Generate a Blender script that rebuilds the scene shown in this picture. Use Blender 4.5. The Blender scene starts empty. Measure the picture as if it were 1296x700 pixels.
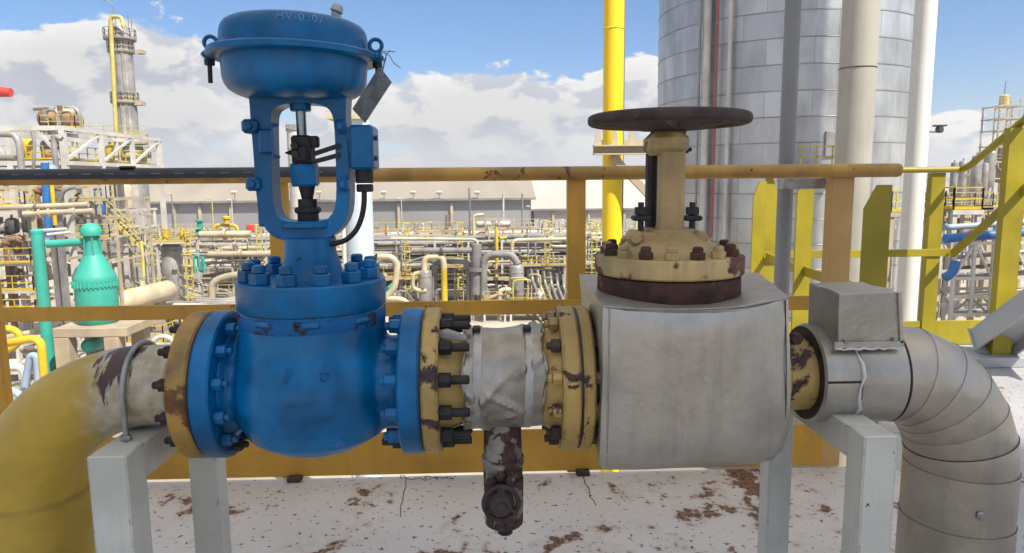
import bpy, bmesh, math, random
from mathutils import Vector, Matrix, noise
from mathutils.geometry import tessellate_polygon
R = math.radians
PI = math.pi
rnd = random.Random(11)
scene = bpy.context.scene
COL = scene.collection

# ------------------------------------------------------------------ camera
CAMH, FPX = 1.1, 900.0
PITCH, YAW, ROLL = math.atan(122/900), R(1.75), R(0.55)
CM = Matrix.Rotation(-YAW, 3, 'Z') @ Matrix.Rotation(PI/2-PITCH, 3, 'X') @ Matrix.Rotation(-ROLL, 3, 'Z')
def W(px, py, Y):
    """point on the plane y=Y seen at photo pixel (px,py): used to survey sizes from the photo"""
    d = CM @ Vector(((px-648)/FPX, -(py-350)/FPX, -1.0))
    return Vector((0, 0, CAMH)) + d*(Y/d.y)
def S(px, py, Y):
    d = CM @ Vector(((px-648)/FPX, -(py-350)/FPX, -1.0))
    return (Y/d.y)/FPX
cd = bpy.data.cameras.new('camera'); cd.sensor_width = 36.0; cd.lens = 25.0
cd.clip_start = 0.05; cd.clip_end = 6000
cam = bpy.data.objects.new('camera', cd); COL.objects.link(cam)
cam.matrix_world = Matrix.Translation((0, 0, CAMH)) @ CM.to_4x4()
scene.camera = cam

# ------------------------------------------------------------------ materials
def nd(nt, typ, **kw):
    n = nt.nodes.new(typ)
    for k, v in kw.items():
        if k in n.inputs: n.inputs[k].default_value = v
        else: setattr(n, k, v)
    return n
def c4(c): return (c[0], c[1], c[2], 1.0)
def mat(name, col, rough=0.5, metal=0.0, var=0.25, vscale=6.0, col2=None, rust=0.0, rscale=9.0, rcol=(0.06, 0.028, 0.018),
        bump=0.15, bscale=60.0, stretch=None, spec=0.5, streak=0.0, edge=0.0, ecol=None):
    """painted / metal surface: base colour with soft tonal variation, chips or rust patches, bump"""
    m = bpy.data.materials.new(name); m.use_nodes = True
    nt = m.node_tree; b = nt.nodes['Principled BSDF']; L = nt.links.new
    tc = nd(nt, 'ShaderNodeTexCoord')
    vec = tc.outputs['Object']
    if stretch:
        mp = nd(nt, 'ShaderNodeMapping'); mp.inputs['Scale'].default_value = stretch
        L(vec, mp.inputs['Vector']); svec = mp.outputs['Vector']
    else: svec = vec
    n1 = nd(nt, 'ShaderNodeTexNoise', Scale=vscale, Detail=6.0, Roughness=0.6); L(svec, n1.inputs['Vector'])
    cr = nd(nt, 'ShaderNodeValToRGB')
    k = col2 if col2 else tuple(x*(1-var) for x in col)
    cr.color_ramp.elements[0].position = 0.38; cr.color_ramp.elements[0].color = c4(k)
    cr.color_ramp.elements[1].position = 0.62; cr.color_ramp.elements[1].color = c4(tuple(min(1, x*(1+var*0.5)) for x in col))
    L(n1.outputs['Fac'], cr.inputs['Fac'])
    out = cr.outputs['Color']
    if streak > 0:
        mp2 = nd(nt, 'ShaderNodeMapping'); mp2.inputs['Scale'].default_value = (14, 14, 1.2); L(vec, mp2.inputs['Vector'])
        n4 = nd(nt, 'ShaderNodeTexNoise', Scale=2.0, Detail=5.0, Roughness=0.65); L(mp2.outputs['Vector'], n4.inputs['Vector'])
        r4 = nd(nt, 'ShaderNodeMapRange'); r4.inputs['From Min'].default_value = 0.5; r4.inputs['From Max'].default_value = 0.75
        r4.inputs['To Max'].default_value = streak; L(n4.outputs['Fac'], r4.inputs['Value'])
        mx = nd(nt, 'ShaderNodeMix', data_type='RGBA'); L(r4.outputs['Result'], mx.inputs[0]); L(out, mx.inputs[6])
        mx.inputs[7].default_value = c4(tuple(x*0.45+0.02 for x in col)); out = mx.outputs[2]
    rv = nd(nt, 'ShaderNodeMapRange'); rv.inputs['To Min'].default_value = max(0.05, rough-0.12); rv.inputs['To Max'].default_value = min(1, rough+0.15)
    L(n1.outputs['Fac'], rv.inputs['Value']); rout = rv.outputs['Result']
    if rust > 0:
        n2 = nd(nt, 'ShaderNodeTexNoise', Scale=rscale, Detail=8.0, Roughness=0.62, Distortion=0.4); L(svec, n2.inputs['Vector'])
        th = 0.70-0.28*rust
        r2 = nd(nt, 'ShaderNodeMapRange'); r2.inputs['From Min'].default_value = th; r2.inputs['From Max'].default_value = th+0.035
        L(n2.outputs['Fac'], r2.inputs['Value'])
        n3 = nd(nt, 'ShaderNodeTexNoise', Scale=rscale*5, Detail=5.0); L(vec, n3.inputs['Vector'])
        c3 = nd(nt, 'ShaderNodeValToRGB'); c3.color_ramp.elements[0].color = c4(tuple(x*0.5 for x in rcol)); c3.color_ramp.elements[1].color = c4(tuple(min(1, x*2.0) for x in rcol))
        c3.color_ramp.elements[0].position = 0.3; c3.color_ramp.elements[1].position = 0.75; L(n3.outputs['Fac'], c3.inputs['Fac'])
        mx = nd(nt, 'ShaderNodeMix', data_type='RGBA'); L(r2.outputs['Result'], mx.inputs[0]); L(out, mx.inputs[6]); L(c3.outputs['Color'], mx.inputs[7])
        out = mx.outputs[2]
        mr = nd(nt, 'ShaderNodeMix', data_type='FLOAT'); L(r2.outputs['Result'], mr.inputs[0]); L(rout, mr.inputs[2]); mr.inputs[3].default_value = 0.9; rout = mr.outputs[0]
        if metal > 0:
            mm = nd(nt, 'ShaderNodeMix', data_type='FLOAT'); L(r2.outputs['Result'], mm.inputs[0]); mm.inputs[2].default_value = metal; mm.inputs[3].default_value = 0.0
            L(mm.outputs[0], b.inputs['Metallic'])
    elif metal > 0: b.inputs['Metallic'].default_value = metal
    if edge > 0:                                  # paint worn off along edges
        bv = nd(nt, 'ShaderNodeBevel', samples=4); bv.inputs['Radius'].default_value = 0.005
        ge = nd(nt, 'ShaderNodeNewGeometry'); dp = nd(nt, 'ShaderNodeVectorMath', operation='DOT_PRODUCT'); L(bv.outputs['Normal'], dp.inputs[0]); L(ge.outputs['Normal'], dp.inputs[1])
        sb = nd(nt, 'ShaderNodeMath', operation='SUBTRACT'); sb.inputs[0].default_value = 1.0; L(dp.outputs['Value'], sb.inputs[1])
        ne = nd(nt, 'ShaderNodeTexNoise', Scale=34.0, Detail=5.0, Roughness=0.65); L(vec, ne.inputs['Vector'])
        ma = nd(nt, 'ShaderNodeMath', operation='MULTIPLY_ADD'); L(sb.outputs[0], ma.inputs[0]); ma.inputs[1].default_value = 1.1; L(ne.outputs['Fac'], ma.inputs[2])
        re_ = nd(nt, 'ShaderNodeMapRange'); t0 = 0.80-0.2*edge; re_.inputs['From Min'].default_value = t0; re_.inputs['From Max'].default_value = t0+0.05; L(ma.outputs[0], re_.inputs['Value'])
        hm = nd(nt, 'ShaderNodeMapRange'); hm.inputs['From Min'].default_value = 0.015; hm.inputs['From Max'].default_value = 0.06; L(sb.outputs[0], hm.inputs['Value'])
        mm_ = nd(nt, 'ShaderNodeMath', operation='MULTIPLY'); L(re_.outputs['Result'], mm_.inputs[0]); L(hm.outputs['Result'], mm_.inputs[1])
        mx = nd(nt, 'ShaderNodeMix', data_type='RGBA'); L(mm_.outputs[0], mx.inputs[0]); L(out, mx.inputs[6]); mx.inputs[7].default_value = c4(ecol or rcol); out = mx.outputs[2]
    L(out, b.inputs['Base Color']); L(rout, b.inputs['Roughness'])
    b.inputs['Specular IOR Level'].default_value = spec
    if bump > 0:
        nb = nd(nt, 'ShaderNodeTexNoise', Scale=bscale, Detail=4.0, Roughness=0.6); L(vec, nb.inputs['Vector'])
        bp = nd(nt, 'ShaderNodeBump', Strength=bump, Distance=0.002 if bscale > 20 else 0.02); L(nb.outputs['Fac'], bp.inputs['Height']); L(bp.outputs['Normal'], b.inputs['Normal'])
    return m

M = {}
def add(k, *a, **kw): M[k] = mat(k.replace('_', ' '), *a, **kw)
add('blue', (0.0, 0.128, 0.33), 0.33, var=0.42, vscale=7, bump=0.25, bscale=45, streak=0.6, spec=0.32, rust=0.05, rscale=24, rcol=(0.02, 0.02, 0.025), edge=0.25, ecol=(0.03, 0.025, 0.03))
add('blue_chipped', (0.0, 0.132, 0.335), 0.3, var=0.42, vscale=7, streak=.35, edge=.2, spec=0.35, rust=0.12, rscale=14, rcol=(0.035, 0.03, 0.03), bump=0.25, bscale=45)
add('dark_steel', (0.028, 0.026, 0.027), 0.6, metal=0.3, var=0.4, vscale=30, rust=0.3, rscale=40, rcol=(0.05, 0.02, 0.014))
add('bare_steel', (0.35, 0.36, 0.37), 0.3, metal=0.9, var=0.2, vscale=20)
add('zinc', (0.33, 0.33, 0.33), 0.45, metal=0.6, var=0.25, vscale=30)
add('tag_metal', (0.13, 0.14, 0.15), 0.5, metal=0.5, var=0.4, vscale=30)
add('rust_dark', (0.055, 0.038, 0.036), 0.8, var=0.5, vscale=18, col2=(0.03, 0.02, 0.02), rust=0.3, rscale=26, rcol=(0.085, 0.032, 0.022), bump=0.5, bscale=90)
add('rust_brown', (0.07, 0.03, 0.022), 0.85, var=0.5, vscale=25, col2=(0.026, 0.015, 0.014), rust=0.3, rscale=20, rcol=(0.12, 0.05, 0.03), bump=0.5, bscale=90)
add('cream_chipped', (0.46, 0.31, 0.095), 0.5, edge=.8, var=0.25, vscale=9, rust=0.34, rscale=16, rcol=(0.055, 0.028, 0.026), bump=0.3)
add('cream_peeling', (0.45, 0.31, 0.10), 0.5, edge=1.0, var=0.25, vscale=9, rust=0.68, rscale=13, rcol=(0.05, 0.03, 0.032), bump=0.4)
add('cream_yellow', (0.44, 0.31, 0.13), 0.5, edge=.5, var=0.3, vscale=8, rust=0.16, rscale=12, rcol=(0.08, 0.035, 0.02), streak=0.5, bump=0.25)
add('ochre_flange', (0.36, 0.21, 0.04), 0.5, edge=.5, var=0.35, vscale=9, col2=(0.15, 0.10, 0.04), rust=0.42, rscale=9, rcol=(0.10, 0.05, 0.02))
add('white_steel', (0.56, 0.565, 0.51), 0.5, edge=.7, var=0.14, vscale=5, rust=0.14, rscale=26, rcol=(0.10, 0.05, 0.03), bump=0.15, streak=0.25)
add('clad', (0.44, 0.41, 0.36), 0.36, metal=0.68, var=0.2, vscale=5, bump=0.22, bscale=9, streak=0.4, rust=0.05, rscale=16, rcol=(0.10, 0.08, 0.07))
add('clad_plain', (0.43, 0.405, 0.36), 0.36, metal=0.68, var=0.2, vscale=4, bump=0.15, bscale=18, streak=0.15)
add('clad_warm', (0.44, 0.395, 0.33), 0.38, metal=0.62, var=0.2, vscale=4, bump=0.2, bscale=14, streak=0.25)
add('jacket', (0.36, 0.33, 0.28), 0.36, metal=0.65, var=0.3, vscale=12, bump=0.2, bscale=25)
add('strap', (0.40, 0.39, 0.37), 0.4, metal=0.5, var=0.2, vscale=20)
add('rail_yellow', (0.52, 0.27, 0.03), 0.5, var=0.2, vscale=3, rust=0.13, rscale=11, rcol=(0.08, 0.035, 0.015), bump=0.1, streak=.35, edge=.6)
add('rail_lime', (0.29, 0.235, 0.007), 0.5, var=0.2, vscale=3, bump=0.1, streak=.25, edge=.4, rust=.05, rcol=(.10,.05,.02))
add('rail_top', (0.43, 0.24, 0.05), 0.5, var=0.35, vscale=5, rust=0.26, rscale=14, rcol=(0.09, 0.04, 0.02), bump=0.15, streak=.4)
add('rail_post_tan', (0.50, 0.30, 0.10), 0.55, var=0.15, vscale=3, bump=0.1)
add('black_sleeve', (0.012, 0.014, 0.02), 0.42, var=0.3, vscale=8, bump=0.2)
add('scuff', (0.12, 0.13, 0.16), 0.5, var=0.4, vscale=30)
add('black_rubber', (0.01, 0.01, 0.011), 0.5, var=0.2)
add('pipe_yellow', (0.78, 0.55, 0.012), 0.45, var=0.08, vscale=1.5, bump=0.05)
add('pipe_white', (0.66, 0.65, 0.61), 0.45, var=0.06, vscale=1.5, bump=0.05)
add('pipe_grey', (0.23, 0.23, 0.225), 0.5, metal=0.2, var=0.12, vscale=2, bump=0.05)
add('pipe_clad', (0.37, 0.35, 0.30), 0.5, metal=0.15, var=0.1, vscale=1.2, bump=0.1, bscale=3, streak=0.2)
# plant palette
add('p_beige', (0.415, 0.355, 0.252), 0.55, var=0.25, vscale=0.5, bump=0)
add('p_cream', (0.505, 0.435, 0.293), 0.5, var=0.2, vscale=0.5, bump=0)
add('p_white', (0.520, 0.500, 0.461), 0.5, var=0.2, vscale=0.6, bump=0)
add('p_silver', (0.311, 0.297, 0.279), 0.45, metal=0.3, var=0.3, vscale=0.6, bump=0)
add('p_grey', (0.200, 0.192, 0.189), 0.55, var=0.3, vscale=0.6, bump=0)
add('p_dark', (0.06, 0.058, 0.06), 0.6, var=0.5, vscale=0.8, bump=0)
add('p_yellow', (0.562, 0.384, 0.015), 0.5, var=0.2, vscale=0.7, bump=0)
add('p_pale_yellow', (0.520, 0.435, 0.112), 0.5, var=0.2, vscale=0.7, bump=0)
add('p_blue', (0.019, 0.151, 0.443), 0.5, var=0.2, vscale=0.4, bump=0)
add('p_pale_blue', (0.282, 0.362, 0.461), 0.5, var=0.15, vscale=0.4, bump=0)
add('p_teal', (0.035, 0.335, 0.26), 0.5, var=0.16, vscale=0.5, bump=0, streak=0.2)
add('p_teal_old', (0.020, 0.323, 0.230), 0.5, var=0.16, vscale=0.5, bump=0, streak=0.15)
add('pipe_red', (0.38, 0.07, 0.05), 0.5, var=0.3, bump=0)
add('p_red', (0.62, 0.05, 0.03), 0.5, var=0.2, bump=0)
add('p_rust', (0.223, 0.138, 0.077), 0.7, var=0.4, vscale=0.8, bump=0)
add('p_concrete', (0.371, 0.297, 0.209), 0.8, var=0.18, vscale=0.8, bump=0)
add('p_grating', (0.223, 0.204, 0.168), 0.7, var=0.3, vscale=0.7, bump=0)
add('wall_cladding', (0.24, 0.24, 0.25), 0.6, var=0.12, vscale=0.05, bump=0)
add('wall_pale', (0.36, 0.36, 0.36), 0.6, var=0.12, vscale=0.05, bump=0)
add('roof_beige', (0.27, 0.235, 0.19), 0.6, var=0.18, vscale=0.06, bump=0, stretch=(1.0, 0.1, 1))
add('roof_white', (0.42, 0.40, 0.36), 0.6, var=0.12, vscale=0.06, bump=0, stretch=(1.0, 0.1, 1))
add('hill_green', (0.07, 0.10, 0.06), 0.9, var=0.5, vscale=0.02, bump=0)
add('leaf', (0.06, 0.095, 0.035), 0.8, var=0.5, vscale=0.3, bump=0)

def ground_mat():
    m = mat('ground concrete and soil', (0.38, 0.33, 0.26), 0.9, var=0.3, vscale=0.05, col2=(0.22, 0.19, 0.15), bump=0)
    return m
def deck_mat(shift=0.0, pale=(0.59, 0.565, 0.53)):
    """white painted steel deck, scabs of brown rust, black specks, weld seams"""
    m = bpy.data.materials.new('white deck paint with rust'); m.use_nodes = True
    nt = m.node_tree; b = nt.nodes['Principled BSDF']; L = nt.links.new
    tc = nd(nt, 'ShaderNodeTexCoord'); v = tc.outputs['Object']
    n0 = nd(nt, 'ShaderNodeTexNoise', Scale=2.2, Detail=6.0); L(v, n0.inputs['Vector'])
    c0 = nd(nt, 'ShaderNodeValToRGB'); c0.color_ramp.elements[0].position = 0.3; c0.color_ramp.elements[0].color = c4(tuple(x*.82 for x in pale))
    c0.color_ramp.elements[1].position = 0.7; c0.color_ramp.elements[1].color = c4(pale); L(n0.outputs['Fac'], c0.inputs['Fac'])
    # clusters x fine scabs
    mp = nd(nt, 'ShaderNodeMapping'); mp.inputs['Scale'].default_value = (1.0, 0.85, 1.0); mp.inputs['Location'].default_value = (3.3, 1.7, 0); L(v, mp.inputs['Vector'])
    n1 = nd(nt, 'ShaderNodeTexNoise', Scale=3.4, Detail=2.0); L(mp.outputs['Vector'], n1.inputs['Vector'])
    n2 = nd(nt, 'ShaderNodeTexNoise', Scale=10.5, Detail=10.0, Roughness=0.63, Distortion=0.1); L(mp.outputs['Vector'], n2.inputs['Vector'])
    ad = nd(nt, 'ShaderNodeMath', operation='MULTIPLY_ADD'); L(n1.outputs['Fac'], ad.inputs[0]); ad.inputs[1].default_value = 0.75; L(n2.outputs['Fac'], ad.inputs[2])
    sp = nd(nt, 'ShaderNodeSeparateXYZ'); L(v, sp.inputs[0])
    bx = nd(nt, 'ShaderNodeMapRange'); bx.inputs['From Min'].default_value = -0.6; bx.inputs['From Max'].default_value = 0.6
    bx.inputs['To Min'].default_value = -0.05+shift; bx.inputs['To Max'].default_value = 0.016+shift; L(sp.outputs['X'], bx.inputs['Value'])
    ad2 = nd(nt, 'ShaderNodeMath', operation='ADD'); L(ad.outputs[0], ad2.inputs[0]); L(bx.outputs['Result'], ad2.inputs[1])
    r = nd(nt, 'ShaderNodeMapRange'); r.inputs['From Min'].default_value = 0.965; r.inputs['From Max'].default_value = 1.01; L(ad2.outputs[0], r.inputs['Value'])
    n3 = nd(nt, 'ShaderNodeTexNoise', Scale=70.0, Detail=4.0); L(v, n3.inputs['Vector'])
    c3 = nd(nt, 'ShaderNodeValToRGB'); c3.color_ramp.elements[0].position = 0.35; c3.color_ramp.elements[0].color = (0.055, 0.028, 0.018, 1)
    c3.color_ramp.elements[1].position = 0.65; c3.color_ramp.elements[1].color = (0.26, 0.14, 0.08, 1); L(n3.outputs['Fac'], c3.inputs['Fac'])
    halo = nd(nt, 'ShaderNodeMapRange'); halo.inputs['From Min'].default_value = 0.88; halo.inputs['From Max'].default_value = 0.97; halo.inputs['To Max'].default_value = 0.3; L(ad2.outputs[0], halo.inputs['Value'])
    mh = nd(nt, 'ShaderNodeMix', data_type='RGBA'); L(halo.outputs['Result'], mh.inputs[0]); L(c0.outputs['Color'], mh.inputs[6]); mh.inputs[7].default_value = (0.36, 0.25, 0.18, 1)
    mx = nd(nt, 'ShaderNodeMix', data_type='RGBA'); L(r.outputs['Result'], mx.inputs[0]); L(mh.outputs[2], mx.inputs[6]); L(c3.outputs['Color'], mx.inputs[7])
    # specks
    n5 = nd(nt, 'ShaderNodeTexNoise', Scale=46.0, Detail=3.0); L(v, n5.inputs['Vector'])
    r5 = nd(nt, 'ShaderNodeMapRange'); r5.inputs['From Min'].default_value = 0.635; r5.inputs['From Max'].default_value = 0.66; L(n5.outputs['Fac'], r5.inputs['Value'])
    m5 = nd(nt, 'ShaderNodeMix', data_type='RGBA'); L(r5.outputs['Result'], m5.inputs[0]); L(mx.outputs[2], m5.inputs[6]); m5.inputs[7].default_value = (0.10, 0.075, 0.06, 1)
    L(m5.outputs[2], b.inputs['Base Color'])
    ro = nd(nt, 'ShaderNodeMapRange'); ro.inputs['To Min'].default_value = 0.38; ro.inputs['To Max'].default_value = 0.9; L(r.outputs['Result'], ro.inputs['Value']); L(ro.outputs['Result'], b.inputs['Roughness'])
    sm = nd(nt, 'ShaderNodeMath', operation='MULTIPLY_ADD'); L(n3.outputs['Fac'], sm.inputs[0]); L(r.outputs['Result'], sm.inputs[1]); sm.inputs[2].default_value = 0
    bp = nd(nt, 'ShaderNodeBump', Strength=0.35, Distance=0.004); L(sm.outputs[0], bp.inputs['Height']); L(bp.outputs['Normal'], b.inputs['Normal'])
    return m
def elbow_mat():
    """yellow elbow paint, grey primer near the flange, a scab of dark rust with runs, weld discolouration"""
    m = mat('yellow pipe with grey primer', (0.50, 0.335, 0.04), 0.42, var=0.25, vscale=4, bump=0.1)
    nt = m.node_tree; b = nt.nodes['Principled BSDF']; L = nt.links.new
    src = b.inputs['Base Color'].links[0].from_socket
    tc = nd(nt, 'ShaderNodeTexCoord'); sp = nd(nt, 'ShaderNodeSeparateXYZ'); L(tc.outputs['Object'], sp.inputs[0])
    nz = nd(nt, 'ShaderNodeTexNoise', Scale=9.0, Detail=7.0, Roughness=0.65); L(tc.outputs['Object'], nz.inputs['Vector'])
    nf = nd(nt, 'ShaderNodeTexNoise', Scale=38.0, Detail=6.0); L(tc.outputs['Object'], nf.inputs['Vector'])
    # object x = metres left of the flange (negative)
    a = nd(nt, 'ShaderNodeMath', operation='MULTIPLY_ADD'); L(nz.outputs['Fac'], a.inputs[0]); a.inputs[1].default_value = 0.16; L(sp.outputs['X'], a.inputs[2])
    r = nd(nt, 'ShaderNodeMapRange'); r.inputs['From Min'].default_value = -0.115; r.inputs['From Max'].default_value = -0.075; r.inputs['To Max'].default_value = 0.85; L(a.outputs[0], r.inputs['Value'])
    gm = nd(nt, 'ShaderNodeMix', data_type='RGBA'); L(r.outputs['Result'], gm.inputs[0]); L(src, gm.inputs[6])
    gc = nd(nt, 'ShaderNodeValToRGB'); gc.color_ramp.elements[0].color = (0.30, 0.275, 0.20, 1); gc.color_ramp.elements[1].color = (0.50, 0.48, 0.42, 1)
    gc.color_ramp.elements[0].position = .35; gc.color_ramp.elements[1].position = .65; L(nf.outputs['Fac'], gc.inputs['Fac']); L(gc.outputs['Color'], gm.inputs[7])
    # rust scab: gaussian around x=-0.125, upper half
    dx = nd(nt, 'ShaderNodeMath', operation='ADD'); L(sp.outputs['X'], dx.inputs[0]); dx.inputs[1].default_value = 0.128
    dx2 = nd(nt, 'ShaderNodeMath', operation='ABSOLUTE'); L(dx.outputs[0], dx2.inputs[0])
    rx = nd(nt, 'ShaderNodeMapRange'); rx.inputs['From Min'].default_value = 0.058; rx.inputs['From Max'].default_value = 0.0; L(dx2.outputs[0], rx.inputs['Value'])
    rz = nd(nt, 'ShaderNodeMapRange'); rz.inputs['From Min'].default_value = -0.04; rz.inputs['From Max'].default_value = 0.05; L(sp.outputs['Z'], rz.inputs['Value'])
    ml = nd(nt, 'ShaderNodeMath', operation='MULTIPLY'); L(rx.outputs['Result'], ml.inputs[0]); L(rz.outputs['Result'], ml.inputs[1])
    sm = nd(nt, 'ShaderNodeMath', operation='MULTIPLY_ADD'); L(ml.outputs[0], sm.inputs[0]); sm.inputs[1].default_value = 0.42
    mp = nd(nt, 'ShaderNodeMapping'); mp.inputs['Scale'].default_value = (1.8, 0.45, 0.4); L(tc.outputs['Object'], mp.inputs['Vector'])
    nr = nd(nt, 'ShaderNodeTexNoise', Scale=34.0, Detail=7.0, Roughness=0.65); L(mp.outputs['Vector'], nr.inputs['Vector']); L(nr.outputs['Fac'], sm.inputs[2])
    rr = nd(nt, 'ShaderNodeMapRange'); rr.inputs['From Min'].default_value = 0.70; rr.inputs['From Max'].default_value = 0.76; L(sm.outputs[0], rr.inputs['Value'])
    rm = nd(nt, 'ShaderNodeMix', data_type='RGBA'); L(rr.outputs['Result'], rm.inputs[0]); L(gm.outputs[2], rm.inputs[6]); rm.inputs[7].default_value = (0.05, 0.022, 0.022, 1)
    # weld band low on the drop leg
    dz = nd(nt, 'ShaderNodeMath', operation='ADD'); L(sp.outputs['Z'], dz.inputs[0]); dz.inputs[1].default_value = 0.222
    dz2 = nd(nt, 'ShaderNodeMath', operation='ABSOLUTE'); L(dz.outputs[0], dz2.inputs[0])
    dz3 = nd(nt, 'ShaderNodeMath', operation='MULTIPLY_ADD'); L(nz.outputs['Fac'], dz3.inputs[0]); dz3.inputs[1].default_value = 0.05; L(dz2.outputs[0], dz3.inputs[2])
    rw = nd(nt, 'ShaderNodeMapRange'); rw.inputs['From Min'].default_value = 0.036; rw.inputs['From Max'].default_value = 0.02; rw.inputs['To Max'].default_value = .7; L(dz3.outputs[0], rw.inputs['Value'])
    wm = nd(nt, 'ShaderNodeMix', data_type='RGBA'); L(rw.outputs['Result'], wm.inputs[0]); L(rm.outputs[2], wm.inputs[6]); wm.inputs[7].default_value = (0.17, 0.10, 0.03, 1)
    L(wm.outputs[2], b.inputs['Base Color'])
    return m
def panel_mat():
    """metal cladding sheets laid like bricks round a silo (UV in metres)"""
    m = bpy.data.materials.new('silo cladding sheets'); m.use_nodes = True
    nt = m.node_tree; b = nt.nodes['Principled BSDF']; L = nt.links.new
    uv = nd(nt, 'ShaderNodeUVMap')
    br = nd(nt, 'ShaderNodeTexBrick', Scale=1.0); br.inputs['Brick Width'].default_value = 2.4; br.inputs['Row Height'].default_value = 1.35
    br.inputs['Mortar Size'].default_value = 0.016; br.inputs['Bias'].default_value = 0.0; br.offset = 0.5
    br.inputs['Color1'].default_value = (0.44, 0.45, 0.46, 1); br.inputs['Color2'].default_value = (0.56, 0.57, 0.58, 1); br.inputs['Mortar'].default_value = (0.33, 0.33, 0.335, 1)
    L(uv.outputs['UV'], br.inputs['Vector'])
    mp = nd(nt, 'ShaderNodeMapping'); mp.inputs['Scale'].default_value = (0.55, 0.22, 1); L(uv.outputs['UV'], mp.inputs['Vector'])
    n = nd(nt, 'ShaderNodeTexNoise', Scale=1.0, Detail=6.0, Roughness=0.6); L(mp.outputs['Vector'], n.inputs['Vector'])
    cr = nd(nt, 'ShaderNodeValToRGB'); cr.color_ramp.elements[0].position = 0.32; cr.color_ramp.elements[0].color = (0.62, 0.61, 0.58, 1); cr.color_ramp.elements[1].position = 0.62; cr.color_ramp.elements[1].color = (1, 1, 1, 1)
    L(n.outputs['Fac'], cr.inputs['Fac'])
    mx = nd(nt, 'ShaderNodeMix', data_type='RGBA', blend_type='MULTIPLY'); mx.inputs[0].default_value = 1; L(br.outputs['Color'], mx.inputs[6]); L(cr.outputs['Color'], mx.inputs[7])
    L(mx.outputs[2], b.inputs['Base Color']); b.inputs['Metallic'].default_value = 0.55
    rr = nd(nt, 'ShaderNodeMapRange'); rr.inputs['To Min'].default_value = 0.22; rr.inputs['To Max'].default_value = 0.5; L(n.outputs['Fac'], rr.inputs['Value']); L(rr.outputs['Result'], b.inputs['Roughness'])
    n2 = nd(nt, 'ShaderNodeTexNoise', Scale=0.9, Detail=3.0); L(uv.outputs['UV'], n2.inputs['Vector'])
    ad = nd(nt, 'ShaderNodeMath', operation='MULTIPLY_ADD'); L(br.outputs['Fac'], ad.inputs[0]); ad.inputs[1].default_value = -0.35; L(n2.outputs['Fac'], ad.inputs[2])
    bp = nd(nt, 'ShaderNodeBump', Strength=0.35, Distance=0.12); L(ad.outputs[0], bp.inputs['Height']); L(bp.outputs['Normal'], b.inputs['Normal'])
    return m
def corrugated(name, col, pitch, axis=0, dark=0.6):
    m = mat(name, col, 0.55, var=0.14, vscale=0.06, bump=0)
    nt = m.node_tree; b = nt.nodes['Principled BSDF']; L = nt.links.new
    tc = nd(nt, 'ShaderNodeTexCoord'); sp = nd(nt, 'ShaderNodeSeparateXYZ'); L(tc.outputs['Object'], sp.inputs[0])
    ma = nd(nt, 'ShaderNodeMath', operation='MULTIPLY'); L(sp.outputs[axis], ma.inputs[0]); ma.inputs[1].default_value = 2*PI/pitch
    si = nd(nt, 'ShaderNodeMath', operation='SINE'); L(ma.outputs[0], si.inputs[0])
    bp = nd(nt, 'ShaderNodeBump', Strength=0.5, Distance=pitch*0.12); L(si.outputs[0], bp.inputs['Height']); L(bp.outputs['Normal'], b.inputs['Normal'])
    return m
M['deck'] = deck_mat(); M['landing_paint'] = deck_mat(-.11, (.40, .40, .42)); M['elbow'] = elbow_mat(); M['ground'] = ground_mat(); M['panels'] = panel_mat()

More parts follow.
